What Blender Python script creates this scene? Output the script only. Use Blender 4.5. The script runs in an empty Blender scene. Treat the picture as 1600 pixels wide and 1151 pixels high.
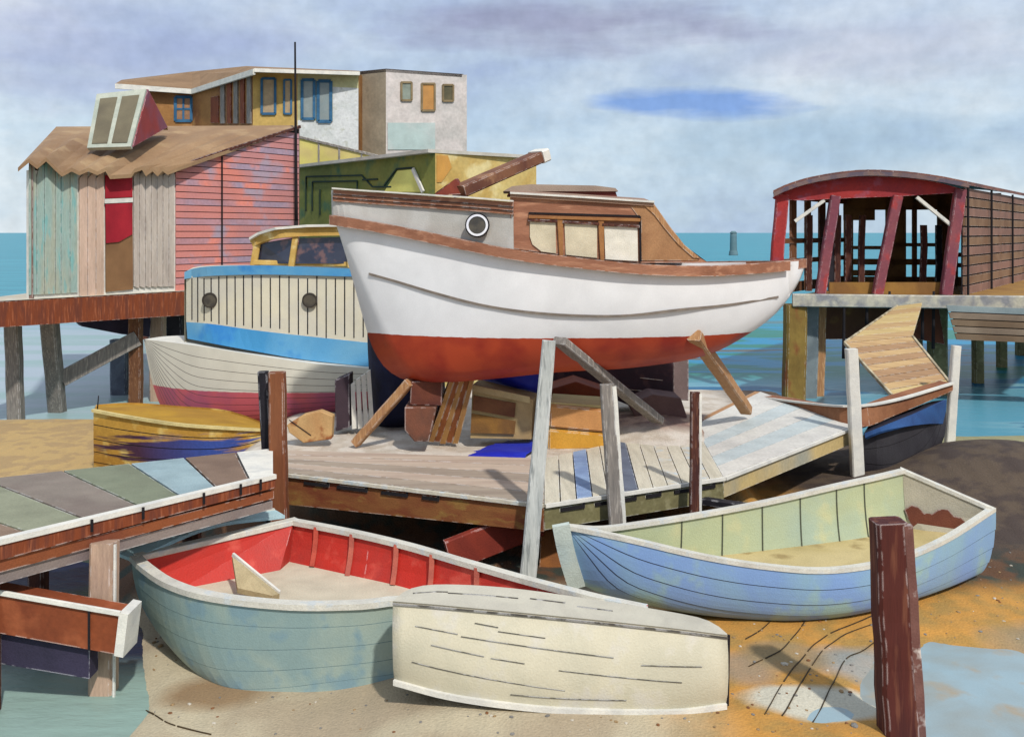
import bpy, bmesh, math, random
from mathutils import Vector, Matrix
from mathutils import noise as mnoise
random.seed(7)
F = 1500.0; H = 4.5; HY = 363.0
C = bpy.context.scene.collection
R = math.radians

# ------------------------------------------------------------------ places
def P(px, py, d): return Vector(((px-800)/F*d, d, H-(py-HY)/F*d))
def G(px, py, z): d = (H-z)*F/(py-HY); return Vector(((px-800)/F*d, d, z))
def Q(px, z, d): return Vector(((px-800)/F*d, d, z))
def sm(a, b, x):
    t = max(0.0, min(1.0, (x-a)/(b-a))); return t*t*(3-2*t)
def gz(x, y):
    """height of the ground"""
    n = 0.05*mnoise.noise(Vector((x*0.7, y*0.7, 3))) + 0.02*mnoise.noise(Vector((x*2.3, y*2.3, 9)))
    z = 0.0
    z -= 0.24*(1-sm(-2.2, -0.3, x))*(1-sm(11.5, 13, y))            # hollow under the grey dinghy
    edge = -3.9 - 0.42*max(0, y-9.6)                                # little creek at the front left
    z -= 0.75*(1-sm(edge-0.9, edge+0.5, x))*(1-sm(13.2, 14.8, y))
    # bank behind the jetty that carries the white cruiser
    r = 3.25 + max(0, (y-17.4))*0.62
    b = sm(14.2, 15.35, y)*sm(-5.6, -4.1, x)*(1-sm(r-0.1, r+1.0, x))
    z += b*0.93
    z += 0.32*math.exp(-((x-2.5)**2/1.3+(y-17.3)**2/1.6))
    z += 0.18*sm(14.5, 16.5, y)*(1-sm(-5.6, -4.1, x))
    # brown mound on the right
    z += 0.85*math.exp(-((x-8.6)**2/5.0+(y-16.6)**2/5.0))
    z -= .13*(1-sm(.55, 1.15, math.sqrt(((x-4.75)/1.75)**2+((y-9.35)/1.5)**2)+.45*mnoise.noise(Vector((x*1.3, y*1.6, 7)))))
    # shore
    sh = 23.6 - 0.9*sm(2, 8, x) + 0.5*mnoise.noise(Vector((x*0.25, 1, 1)))
    z -= (z+1.4)*sm(sh-1.6, sh+2.6, y)
    return z+n*(0.6)
# ------------------------------------------------------------------ materials
def lin(c): c /= 255.0; return c/12.92 if c <= 0.04045 else ((c+0.055)/1.055)**2.4
KA = 0.80
def rgb(c, k=KA): return (min(.92, lin(c[0])*k), min(.92, lin(c[1])*k), min(.92, lin(c[2])*k), 1)
_m = {}
def M(name, c, c2=None, rough=0.75, var=0.16, scale=2.2, grain=55, bump=0.25, st=(1, 1, 1), lo=.42, hi=.62, metal=0, c3=None, spec=.3, wear=None, wr=.022):
    if name in _m: return _m[name]
    m = bpy.data.materials.new(name); m.use_nodes = True
    nt = m.node_tree; N = nt.nodes; L = nt.links
    b = N['Principled BSDF']; b.inputs['Roughness'].default_value = rough; b.inputs['Metallic'].default_value = metal
    b.inputs['Specular IOR Level'].default_value = spec
    tc = N.new('ShaderNodeTexCoord'); mp = N.new('ShaderNodeMapping'); mp.inputs['Scale'].default_value = st
    L.new(tc.outputs['Object'], mp.inputs['Vector'])
    n1 = N.new('ShaderNodeTexNoise'); n1.inputs['Scale'].default_value = scale; n1.inputs['Detail'].default_value = 6; n1.inputs['Distortion'].default_value = .6
    L.new(mp.outputs[0], n1.inputs['Vector'])
    n2 = N.new('ShaderNodeTexNoise'); n2.inputs['Scale'].default_value = grain; n2.inputs['Detail'].default_value = 3
    L.new(mp.outputs[0], n2.inputs['Vector'])
    n3 = N.new('ShaderNodeTexNoise'); n3.inputs['Scale'].default_value = scale*2.7; n3.inputs['Detail'].default_value = 4
    L.new((mp if st != (1, 1, 1) else tc).outputs[0 if st != (1, 1, 1) else 'Object'], n3.inputs['Vector'])
    mr = N.new('ShaderNodeMapRange'); mr.inputs['From Min'].default_value = lo; mr.inputs['From Max'].default_value = hi
    L.new(n1.outputs['Fac'], mr.inputs['Value'])
    mx = N.new('ShaderNodeMix'); mx.data_type = 'RGBA'
    mx.inputs[6].default_value = rgb(c)
    mx.inputs[7].default_value = rgb(c2) if c2 else rgb([v*0.88 for v in c])
    L.new(mr.outputs[0], mx.inputs[0])
    out = mx.outputs[2]
    if c3:
        mr3 = N.new('ShaderNodeMapRange'); mr3.inputs['From Min'].default_value = .55; mr3.inputs['From Max'].default_value = .66
        L.new(n3.outputs['Fac'], mr3.inputs['Value'])
        m3 = N.new('ShaderNodeMix'); m3.data_type = 'RGBA'; m3.inputs[7].default_value = rgb(c3)
        L.new(mr3.outputs[0], m3.inputs[0]); L.new(out, m3.inputs[6]); out = m3.outputs[2]
    # grain: value up and down
    ad = N.new('ShaderNodeMath'); ad.operation = 'ADD'; L.new(n2.outputs['Fac'], ad.inputs[0]); L.new(n3.outputs['Fac'], ad.inputs[1])
    mr2 = N.new('ShaderNodeMapRange'); mr2.inputs['From Min'].default_value = .6; mr2.inputs['From Max'].default_value = 1.4
    mr2.inputs['To Min'].default_value = 1-var*1.3; mr2.inputs['To Max'].default_value = 1+var
    L.new(ad.outputs[0], mr2.inputs['Value'])
    if wear is None: wear = any(k in name for k in ('wood', 'post', 'beam', 'plank', 'board', 'mahogany', 'block', 'prop', 'red'))
    if wear:   # chipped, paler arrises
        bv = N.new('ShaderNodeBevel'); bv.samples = 4; bv.inputs['Radius'].default_value = wr
        ge = N.new('ShaderNodeNewGeometry'); dt = N.new('ShaderNodeVectorMath'); dt.operation = 'DOT_PRODUCT'
        L.new(bv.outputs[0], dt.inputs[0]); L.new(ge.outputs['Normal'], dt.inputs[1])
        me_ = N.new('ShaderNodeMapRange'); me_.inputs['From Min'].default_value = .985; me_.inputs['From Max'].default_value = .93; L.new(dt.outputs['Value'], me_.inputs['Value'])
        nw = N.new('ShaderNodeTexNoise'); nw.inputs['Scale'].default_value = 7; nw.inputs['Detail'].default_value = 4; L.new(tc.outputs['Object'], nw.inputs['Vector'])
        mw = N.new('ShaderNodeMapRange'); mw.inputs['From Min'].default_value = .46; mw.inputs['From Max'].default_value = .54; L.new(nw.outputs['Fac'], mw.inputs['Value'])
        mu = N.new('ShaderNodeMath'); mu.operation = 'MULTIPLY'; L.new(me_.outputs[0], mu.inputs[0]); L.new(mw.outputs[0], mu.inputs[1])
        mm_ = N.new('ShaderNodeMix'); mm_.data_type = 'RGBA'; mm_.inputs[7].default_value = rgb([min(255, v*.35+165) for v in c])
        L.new(mu.outputs[0], mm_.inputs[0]); L.new(out, mm_.inputs[6]); out = mm_.outputs[2]
    hs = N.new('ShaderNodeHueSaturation'); L.new(mr2.outputs[0], hs.inputs['Value']); L.new(out, hs.inputs['Color'])
    L.new(hs.outputs[0], b.inputs['Base Color'])
    bp = N.new('ShaderNodeBump'); bp.inputs['Strength'].default_value = bump; bp.inputs['Distance'].default_value = 0.02
    L.new(ad.outputs[0], bp.inputs['Height']); L.new(bp.outputs[0], b.inputs['Normal'])
    _m[name] = m; return m
W = lambda name, c, c2=None, **k: M(name, c, c2, **{**dict(scale=1.6, grain=16, st=(1, 1, 1), bump=.35), **k})
INK = M('dark_seam', (34, 30, 34), var=.1, rough=.9)
WHITE = M('white_paint', (248, 248, 252), (238, 240, 250), scale=1.2, var=.04, rough=.5, bump=.05)
OFFW = M('chalky_white', (240, 236, 224), (222, 220, 212), scale=3, var=.09)
RUST = M('rust_brown_wood', (140, 70, 38), (118, 62, 44), c3=(160, 92, 60), scale=2, grain=24, st=(5, 5, .5))
BRN = M('brown_wood', (128, 84, 54), (108, 68, 46), c3=(146, 104, 74), scale=2.4, grain=24, st=(5, 5, .5))
DBRN = M('dark_brown_wood', (92, 50, 38), (70, 36, 32), c3=(112, 70, 50), scale=3, grain=24, st=(5, 5, .5))
BLK = M('tarred_black', (40, 36, 44), (28, 26, 34), scale=3, rough=.65)
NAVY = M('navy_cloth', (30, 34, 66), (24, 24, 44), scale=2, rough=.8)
TAN = M('tan_wood', (190, 142, 96), (176, 128, 88), c3=(204, 162, 116), scale=3, grain=24, st=(5, 5, .5))
GREY = M('grey_wood', (146, 138, 130), (126, 120, 114), c3=(166, 158, 148), scale=2.5, grain=24, st=(5, 5, .5))
LGREY = M('pale_grey_wood', (212, 214, 208), (186, 190, 186), c3=(146, 150, 148), scale=1.6, grain=20, st=(6, 6, .5))
PINKW = M('pinkish_wood', (196, 166, 142), (180, 152, 132), scale=2, grain=24, st=(5, 5, .5))
CREAM = M('cream_wood', (222, 212, 190), (206, 198, 178), c3=(196, 206, 208), scale=2, grain=24)
BLUEP = M('pale_blue_board', (148, 172, 206), (130, 152, 190), scale=2)
SLATE = M('slate_board', (112, 120, 136), (94, 100, 116), scale=2)
OCH = M('ochre_wood', (196, 150, 72), (176, 128, 52), c3=(214, 180, 110), scale=2, grain=24)
OLV = M('olive_wood', (130, 124, 86), (112, 104, 72), c3=(146, 140, 104), scale=2, grain=24)
GLASS = M('dark_glass', (70, 74, 92), (50, 54, 76), scale=1.5, rough=.12, bump=.02, spec=.6, c3=(120, 90, 90))
BRASS = M('dull_porthole_glass', (88, 80, 66), (66, 60, 52), scale=5, rough=.2, bump=.05, spec=.6)

# ------------------------------------------------------------------ mesh tools
class MB:
    def __init__(s): s.bm = bmesh.new()
    def face(s, pts, mi=0):
        vs = [s.bm.verts.new(p) for p in pts]
        try: f = s.bm.faces.new(vs); f.material_index = mi; return f
        except Exception: return None
    def hexa(s, a, b, mi=0):
        """two loops of the same length: solid between them"""
        n = len(a); va = [s.bm.verts.new(p) for p in a]; vb = [s.bm.verts.new(p) for p in b]
        fs = [s.bm.faces.new(va), s.bm.faces.new(vb[::-1])]
        for i in range(n):
            j = (i+1) % n; fs.append(s.bm.faces.new((va[j], va[i], vb[i], vb[j])))
        for f in fs: f.material_index = mi
        return fs
    def slab(s, pts, t, mi=0, n=None):
        pts = [Vector(p) for p in pts]
        if n is None:
            n = Vector((0, 0, 0))
            for i in range(len(pts)):
                a, b = pts[i], pts[(i+1) % len(pts)]
                n += Vector(((a.y-b.y)*(a.z+b.z), (a.z-b.z)*(a.x+b.x), (a.x-b.x)*(a.y+b.y)))
            n.normalize()
            c = sum(pts, Vector())/len(pts)
            if n.dot(c-Vector((0, 0, H))) < 0: n = -n      # thickness goes away from the eye
        s.hexa(pts, [p+n*t for p in pts], mi); return n
    def beam(s, a, b, w, h=None, mi=0, w2=None, up=None, jit=0.0, seg=1, bev=True):
        """rough square timber from a to b"""
        a = Vector(a); b = Vector(b); h = h or w; w2 = w2 if w2 is not None else 1.0
        d = (b-a).normalized(); up = Vector(up) if up else (Vector((0, 1, 0)) if abs(d.z) > .75 else Vector((0, 0, 1)))
        x = d.cross(up).normalized(); y = x.cross(d).normalized()
        c = min(w, h)*0.12 if bev else 0
        sec = [(-w/2+c, -h/2), (w/2-c, -h/2), (w/2, -h/2+c), (w/2, h/2-c), (w/2-c, h/2), (-w/2+c, h/2), (-w/2, h/2-c), (-w/2, -h/2+c)] if c else [(-w/2, -h/2), (w/2, -h/2), (w/2, h/2), (-w/2, h/2)]
        rings = []
        for k in range(seg+1):
            t = k/seg; p = a.lerp(b, t); f = 1+(w2-1)*t
            o = x*random.uniform(-jit, jit)+y*random.uniform(-jit, jit)
            rings.append([s.bm.verts.new(p+o+x*u*f+y*v*f) for u, v in sec])
        m = len(sec)
        for k in range(seg):
            for i in range(m):
                j = (i+1) % m
                s.bm.faces.new((rings[k][i], rings[k][j], rings[k+1][j], rings[k+1][i])).material_index = mi
        s.bm.faces.new(rings[0][::-1]).material_index = mi; s.bm.faces.new(rings[-1]).material_index = mi
    def log(s, a, b, r0, r1, mi=0, n=12, seg=8, jit=.03):
        a = Vector(a); b = Vector(b); d = (b-a).normalized(); up = Vector((0, 1, 0))
        x = d.cross(up).normalized(); y = x.cross(d).normalized(); rings = []
        for k in range(seg+1):
            t = k/seg; r = r0+(r1-r0)*t; p = a.lerp(b, t)
            rings.append([s.bm.verts.new(p+(x*math.cos(q*2*math.pi/n)+y*math.sin(q*2*math.pi/n))*r*(1+jit*mnoise.noise(Vector((q*.9, k*.8, r*30))))) for q in range(n)])
        for k in range(seg):
            for i in range(n):
                j = (i+1) % n
                f = s.bm.faces.new((rings[k][i], rings[k][j], rings[k+1][j], rings[k+1][i])); f.material_index = mi; f.smooth = True
        s.bm.faces.new(rings[0][::-1]).material_index = mi; s.bm.faces.new(rings[-1]).material_index = mi
    def sweep(s, pts, w, h, mi=0, closed_ends=True, side=0.0):
        """rail of section w (sideways) by h (up) along pts; top at the points"""
        n = len(pts); rings = []
        for i, p in enumerate(pts):
            d = (pts[min(i+1, n-1)]-pts[max(i-1, 0)]); d.z = 0
            if d.length < 1e-6: d = Vector((1, 0, 0))
            d.normalize(); x = Vector((d.y, -d.x, 0))
            o = x*side
            rings.append([s.bm.verts.new(p+o+x*u+Vector((0, 0, v))) for u, v in ((-w/2, -h), (w/2, -h), (w/2, 0), (-w/2, 0))])
        for k in range(n-1):
            for i in range(4):
                j = (i+1) % 4
                s.bm.faces.new((rings[k][i], rings[k][j], rings[k+1][j], rings[k+1][i])).material_index = mi
        s.bm.faces.new(rings[0][::-1]).material_index = mi; s.bm.faces.new(rings[-1]).material_index = mi
    def ribbon(s, top, bot, t, n=24, mi=0, seams=0, seam_w=.012, smi=1, nv=1):
        """wall between two curves with thickness t going away from the eye"""
        T = rail(top, n+1); B = rail(bot, n+1)
        dirs = []
        for i in range(n+1):
            d = (T[min(i+1, n)]-T[max(i-1, 0)]).cross(B[i]-T[i]).normalized()
            c = T[i]-Vector((0, 0, H))
            dirs.append(d if d.dot(c) > 0 else -d)
        ft = [s.bm.verts.new(p) for p in T]; fb = [s.bm.verts.new(p) for p in B]
        bt = [s.bm.verts.new(p+d*t) for p, d in zip(T, dirs)]; bb = [s.bm.verts.new(p+d*t) for p, d in zip(B, dirs)]
        fs = []
        for i in range(n):
            fs += [s.bm.faces.new((ft[i], ft[i+1], fb[i+1], fb[i])), s.bm.faces.new((bt[i+1], bt[i], bb[i], bb[i+1])),
                   s.bm.faces.new((ft[i+1], ft[i], bt[i], bt[i+1])), s.bm.faces.new((fb[i], fb[i+1], bb[i+1], bb[i]))]
        fs += [s.bm.faces.new((ft[0], fb[0], bb[0], bt[0])), s.bm.faces.new((ft[n], bt[n], bb[n], fb[n]))]
        for f in fs: f.material_index = mi; f.smooth = False
        if seams:
            TT = rail(top, seams+2); BB = rail(bot, seams+2)
            for i in range(1, seams+1):
                u = random.uniform(0, .06); v = 1-random.uniform(0, .08)
                a = TT[i].lerp(BB[i], u); b = TT[i].lerp(BB[i], v)
                o = -dirs[int(i/(seams+1)*n)]*0.003
                s.beam(a+o, b+o, seam_w, .008, smi, bev=False)
        return dirs
    def boards(s, a, b, c, d, n, t, gap=.012, mis=(0,), ends=0.0, lift=0.004, away=True, nrm=None):
        """quad a-b (one long edge) to d-c (other long edge), n boards side by side from edge ab to edge dc"""
        a, b, c, d = map(Vector, (a, b, c, d))
        nn = nrm or (b-a).cross(d-a).normalized()
        if nrm is None and nn.dot(a-Vector((0, 0, H))) < 0: nn = -nn
        wid = ((a-d).length+(b-c).length)/2; g = gap/wid/2
        for i in range(n):
            u0 = i/n+g; u1 = (i+1)/n-g
            e0 = random.uniform(-ends, ends); e1 = random.uniform(-ends, ends)
            p0 = a.lerp(d, u0); q0 = b.lerp(c, u0); p1 = a.lerp(d, u1); q1 = b.lerp(c, u1)
            l = (q0-p0).normalized(); k = -nn*random.uniform(0, lift)
            s.slab([p0+l*e0+k, q0+l*e1+k, q1+l*e1+k, p1+l*e0+k], t, mis[i % len(mis)] if len(mis) < n else mis[i], n=nn)
    def ring(s, c, r0, r1, nrm, t, mi=0, n=24):
        nrm = Vector(nrm).normalized(); x = nrm.cross(Vector((0, 0, 1))).normalized(); y = nrm.cross(x)
        L = []
        for r, o in ((r0, 0), (r0, t), (r1, t), (r1, 0)):
            L.append([s.bm.verts.new(c+nrm*o+(x*math.cos(k*2*math.pi/n)+y*math.sin(k*2*math.pi/n))*r) for k in range(n)])
        for q in range(3):
            for i in range(n):
                j = (i+1) % n; f = s.bm.faces.new((L[q][i], L[q][j], L[q+1][j], L[q+1][i])); f.material_index = mi
    def disc(s, c, r, nrm, t, mi=0, n=24):
        nrm = Vector(nrm).normalized(); x = nrm.cross(Vector((0, 0, 1))).normalized(); y = nrm.cross(x)
        a = [c+nrm*t+(x*math.cos(k*2*math.pi/n)+y*math.sin(k*2*math.pi/n))*r for k in range(n)]
        s.hexa(a, [p-nrm*t for p in a], mi)
def rail(pts, n):
    """smooth curve through pts, n points evenly along it"""
    pts = [Vector(p) for p in pts]
    if len(pts) == 2: return [pts[0].lerp(pts[1], i/(n-1)) for i in range(n)]
    e = [pts[0]*2-pts[1]]+pts+[pts[-1]*2-pts[-2]]; fine = []
    for i in range(1, len(e)-2):
        p0, p1, p2, p3 = e[i-1:i+3]
        for k in range(16):
            t = k/16
            fine.append(0.5*((2*p1)+(p2-p0)*t+(2*p0-5*p1+4*p2-p3)*t*t+(3*p1-p0-3*p2+p3)*t**3))
    fine.append(pts[-1])
    acc = [0]
    for i in range(1, len(fine)): acc.append(acc[-1]+(fine[i]-fine[i-1]).length)
    out = []; k = 0
    for i in range(n):
        s = acc[-1]*i/(n-1)
        while k < len(acc)-2 and acc[k+1] < s: k += 1
        q = (s-acc[k])/max(1e-9, acc[k+1]-acc[k]); out.append(fine[k].lerp(fine[k+1], min(1, q)))
    return out
def thing(name, label, cat, loc, group=None):
    o = bpy.data.objects.new(name, None); C.objects.link(o); o.location = loc; o.empty_display_size = .2
    o['label'] = label; o['category'] = cat
    if group: o['group'] = group
    return o
def build(mb, name, mats, parent=None, label=None, cat=None, group=None, kind=None, loc=None, merge=False):
    if merge: bmesh.ops.remove_doubles(mb.bm, verts=mb.bm.verts, dist=.0005)
    bmesh.ops.recalc_face_normals(mb.bm, faces=mb.bm.faces)
    me = bpy.data.meshes.new(name)
    if parent:
        root = parent; off = Vector(parent.location)
        while root.parent: root = root.parent; off = off+Vector(root.location)
    elif loc is not None: off = Vector(loc)
    else:
        vs = [v.co for v in mb.bm.verts]; off = sum(vs, Vector())/len(vs); off.z = min(v.z for v in vs)
    bmesh.ops.translate(mb.bm, verts=mb.bm.verts, vec=-off)
    mb.bm.to_mesh(me); mb.bm.free()
    o = bpy.data.objects.new(name, me); C.objects.link(o)
    for m in (mats if isinstance(mats, (list, tuple)) else [mats]): me.materials.append(m)
    if parent: o.parent = parent
    else: o.location = off
    if label: o['label'] = label
    if cat: o['category'] = cat
    if group: o['group'] = group
    if kind: o['kind'] = kind
    return o
class Wall:
    """vertical plane through two plan points given as (px, depth)"""
    def __init__(s, A, B):
        s.a = Vector(((A[0]-800)/F*A[1], A[1], 0)); s.b = Vector(((B[0]-800)/F*B[1], B[1], 0))
        d = (s.b-s.a).normalized(); n = Vector((d.y, -d.x, 0))
        if n.dot(s.a) > 0: n = -n
        s.n = n; s.d = d
    def p(s, px, py, off=0):
        k = (px-800)/F; a = s.a+s.n*off; b = s.b+s.n*off; dx = b.x-a.x; dy = b.y-a.y
        t = (k*a.y-a.x)/(dx-k*dy); y = a.y+t*dy
        return P(px, py, y)
    def z(s, px, z, off=0):
        q = s.p(px, HY, off); return Vector((q.x, q.y, z))
    def quad(s, x0, y0, x1, y1, off=0): return [s.p(x0, y0, off), s.p(x1, y0, off), s.p(x1, y1, off), s.p(x0, y1, off)]
def wslab(mb, w, pts, t, off=0, mi=0): mb.slab([w.p(x, y, off) for x, y in pts], t, mi, n=-w.n)
def wline(mb, w, a, b, width=.05, off=.02, mi=0):
    mb.beam(w.p(a[0], a[1], off), w.p(b[0], b[1], off), width, .03, mi, bev=False, up=w.n if abs(a[0]-b[0]) < 1e-3 or True else None)

# ------------------------------------------------------------------ hulls
def section(S, K, m, p, q):
    out = []
    for j in range(m+1):
        th = j/m*math.pi/2; cl = max(0, math.cos(th))**p; sv = max(0, math.sin(th))**q
        out.append(Vector((K.x+(S.x-K.x)*cl, K.y+(S.y-K.y)*cl, S.z-(S.z-K.z)*sv)))
    return out
def hull_mesh(mb, SN, SF, K, n=32, m=8, p=.75, q=1.0, seam=.014, lap=.008, transom=True, tmi=0):
    A = rail(SN, n+1); B = rail(SF, n+1); KK = rail(K, n+1)
    fine = 3
    for side, S in ((0, A), (1, B)):
        secs = [section(S[i], KK[i], m*fine, p, q) for i in range(n+1)]
        cen = [(A[i]+B[i])/2 for i in range(n+1)]
        def out(i, j):
            v = secs[i][j]-Vector((KK[i].x, KK[i].y, secs[i][j].z+(.3)))
            v = Vector((v.x, v.y, -0.15)); return v.normalized() if v.length > 1e-5 else Vector((0, 0, -1))
        for i in range(n):
            for st in range(m):
                for f in range(fine):
                    j = st*fine+f
                    l0 = lap*f/fine; l1 = lap*(f+1)/fine
                    a0, a1 = secs[i][j], secs[i+1][j]; b0, b1 = secs[i][j+1], secs[i+1][j+1]
                    o00 = out(i, j)*l0; o10 = out(i+1, j)*l0; o01 = out(i, j+1)*l1; o11 = out(i+1, j+1)*l1
                    last = (f == fine-1) and st < m-1 and seam > 0
                    if last:
                        e0 = min(.9, seam/max(1e-4, (b0-a0).length)); e1 = min(.9, seam/max(1e-4, (b1-a1).length))
                        c0 = b0.lerp(a0, e0); c1 = b1.lerp(a1, e1)
                        qs = [((a0+o00, a1+o10, c1+o11, c0+o01), 0), ((c0+o01, c1+o11, b1, b0), 1)]
                    else: qs = [((a0+o00, a1+o10, b1+o11, b0+o01), 0)]
                    for pts, mi in qs:
                        if side: pts = pts[::-1]
                        fc = mb.face(pts, mi)
                        if fc: fc.smooth = False
    if transom:
        for i in ((n,) if transom is True else transom):
            a = section(A[i], KK[i], 12, p, q); b = section(B[i], KK[i], 12, p, q)
            mb.face(a+b[::-1][1:], tmi)
    return A, B, KK
def lining(mb, A, B, KK, m, p, q, th=.05, fz=None, mi=0):
    """inner skin, thickness th inside"""
    n = len(A)-1; res = []
    for i in range(n+1):
        row = []
        for S in (A[i], B[i]):
            c = (A[i]+B[i])/2; v = Vector((c.x-S.x, c.y-S.y, 0)); l = v.length
            v = v.normalized()*min(th, l*.5) if l > 1e-5 else Vector((0, 0, 0))
            S2 = S+v; K2 = KK[i]+Vector((0, 0, th))
            row.append(section(S2, K2, m, p, q))
        res.append(row)
    for side in (0, 1):
        for i in range(n):
            for j in range(m):
                mb.face((res[i][side][j], res[i+1][side][j], res[i+1][side][j+1], res[i][side][j+1]), mi)
    return res
def at_z(sec, z):
    for j in range(len(sec)-1):
        a, b = sec[j], sec[j+1]
        if (a.z-z)*(b.z-z) <= 0 and abs(a.z-b.z) > 1e-6: return a.lerp(b, (a.z-z)/(a.z-b.z))
    return None

# ================================================================== CAMERA, SUN, SKY
cam = bpy.data.objects.new('camera', bpy.data.cameras.new('camera')); C.objects.link(cam)
cam.location = (0, 0, H); cam.rotation_euler = (R(90), 0, 0)
cam.data.sensor_width = 36; cam.data.lens = 36*F/1600; cam.data.shift_y = -212.5/1600
cam.data.clip_end = 9000; cam.data.clip_start = .1
bpy.context.scene.camera = cam
EL, AZ = 47, 24          # sun over the viewer's left shoulder
sd = Vector((math.sin(R(AZ))*math.cos(R(EL)), -math.cos(R(AZ))*math.cos(R(EL)), math.sin(R(EL))))
sun = bpy.data.objects.new('sun', bpy.data.lights.new('sun', 'SUN')); C.objects.link(sun)
sun.data.energy = 3.0; sun.data.angle = R(2.0); sun.data.color = (1, .955, .89)
sun.rotation_euler = sd.to_track_quat('Z', 'Y').to_euler()
w = bpy.data.worlds.new('World'); bpy.context.scene.world = w; w.use_nodes = True
nt = w.node_tree; N = nt.nodes; L = nt.links
bg = N['Background']; bg.inputs['Strength'].default_value = .1
sky = N.new('ShaderNodeTexSky'); sky.sky_type = 'NISHITA'; sky.sun_disc = False
sky.sun_elevation = R(EL); sky.sun_rotation = math.atan2(sd.x, sd.y); sky.dust_density = 2
tc = N.new('ShaderNodeTexCoord'); sp = N.new('ShaderNodeSeparateXYZ'); L.new(tc.outputs['Generated'], sp.inputs[0])
def mth(op, a, b=None, c=None):
    nd = N.new('ShaderNodeMath'); nd.operation = op
    for i, v in enumerate((a, b, c)):
        if v is None: continue
        if isinstance(v, (int, float)): nd.inputs[i].default_value = v
        else: L.new(v, nd.inputs[i])
    return nd.outputs[0]
mp = N.new('ShaderNodeMapping'); mp.inputs['Scale'].default_value = (1.6, 1.0, 4.5); mp.inputs['Location'].default_value = (3.1, .4, .55)
L.new(tc.outputs['Generated'], mp.inputs[0])
n1 = N.new('ShaderNodeTexNoise'); n1.inputs['Scale'].default_value = 1.5; n1.inputs['Detail'].default_value = 7; n1.inputs['Distortion'].default_value = .5
L.new(mp.outputs[0], n1.inputs['Vector'])
n2 = N.new('ShaderNodeTexNoise'); n2.inputs['Scale'].default_value = 3.2; n2.inputs['Detail'].default_value = 8
L.new(mp.outputs[0], n2.inputs['Vector'])
def ramp(src, stops):
    r = N.new('ShaderNodeValToRGB'); L.new(src, r.inputs[0]); e = r.color_ramp.elements
    while len(e) < len(stops): e.new(.5)
    for k, (pos, col) in enumerate(stops): e[k].position = pos; e[k].color = col
    return r.outputs[0]
def skc(c, k=1.0): return tuple(lin(v)*k for v in c)+(1,)
def mixc(f, a, b):
    m = N.new('ShaderNodeMix'); m.data_type = 'RGBA'
    for s, v in ((0, f), (6, a), (7, b)):
        if isinstance(v, (int, float)): m.inputs[s].default_value = v
        elif isinstance(v, tuple): m.inputs[s].default_value = v
        else: L.new(v, m.inputs[s])
    return m.outputs[2]
mp4 = N.new('ShaderNodeMapping'); mp4.inputs['Scale'].default_value = (1.0, 1.0, 2.2); mp4.inputs['Location'].default_value = (1.7, .2, 0); L.new(tc.outputs['Generated'], mp4.inputs[0])
n5 = N.new('ShaderNodeTexNoise'); n5.inputs['Scale'].default_value = 7; n5.inputs['Detail'].default_value = 10; n5.inputs['Roughness'].default_value = .62; L.new(mp4.outputs[0], n5.inputs['Vector'])
cf = mth('ADD', mth('MULTIPLY', n1.outputs['Fac'], .62), mth('MULTIPLY', n5.outputs['Fac'], .38))
clouds = ramp(cf, [(.36, skc((136, 160, 204))), (.46, skc((172, 194, 218))), (.54, skc((200, 215, 229))), (.61, skc((226, 233, 239))), (.68, skc((190, 194, 214)))])
hz = mth('MULTIPLY_ADD', sp.outputs[2], 5.0, 0.0)
low = ramp(sp.outputs[2], [(0, skc((204, 220, 226))), (.10, skc((184, 206, 220))), (.16, skc((190, 200, 214))), (.2, skc((196, 202, 218)))])
base = mixc(.36, clouds, low)
n6 = N.new('ShaderNodeTexNoise'); n6.inputs['Scale'].default_value = 60; n6.inputs['Detail'].default_value = 4; L.new(tc.outputs['Generated'], n6.inputs['Vector'])
# mauve upper cloud: above the viewer's middle and the upper left
yy = mth('MAXIMUM', sp.outputs[1], .05)
u = mth('DIVIDE', sp.outputs[0], yy); v = mth('DIVIDE', sp.outputs[2], yy)
mp3 = N.new('ShaderNodeMapping'); mp3.inputs['Scale'].default_value = (6, 1.0, 30); L.new(tc.outputs['Generated'], mp3.inputs[0])
n3 = N.new('ShaderNodeTexNoise'); n3.inputs['Scale'].default_value = 1.3; n3.inputs['Detail'].default_value = 6; L.new(mp3.outputs[0], n3.inputs['Vector'])
nz = mth('ADD', mth('MULTIPLY_ADD', n2.outputs['Fac'], 1.2, -.6), mth('MULTIPLY_ADD', n3.outputs['Fac'], 2.4, -1.2))
def blob(u0, v0, ru, rv, rough=.6, soft=.6):
    a = mth('POWER', mth('ABSOLUTE', mth('DIVIDE', mth('SUBTRACT', u, u0), ru)), 2.0); b = mth('POWER', mth('ABSOLUTE', mth('DIVIDE', mth('SUBTRACT', v, v0), rv)), 2.0)
    r = mth('ADD', mth('ADD', a, b), mth('MULTIPLY', nz, rough))
    nd = N.new('ShaderNodeMapRange'); nd.inputs['From Min'].default_value = 1.0+soft; nd.inputs['From Max'].default_value = 1.0-soft
    L.new(r, nd.inputs['Value']); return nd.outputs[0]
base = mixc(mth('MULTIPLY', blob(.07, .214, .16, .026, 2.0, 1.0), .75), base, skc((142, 142, 172)))
base = mixc(mth('MULTIPLY', blob(-.40, .19, .16, .05, 1.2, .9), .6), base, skc((150, 160, 200)))
base = mixc(mth('MULTIPLY', blob(.185, .135, .085, .013, 2.2, .9), .9), base, skc((116, 154, 216)))
base = mixc(mth('MULTIPLY', blob(.35, .19, .2, .03, 1.2, .8), .4), base, skc((160, 166, 194)))
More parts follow.
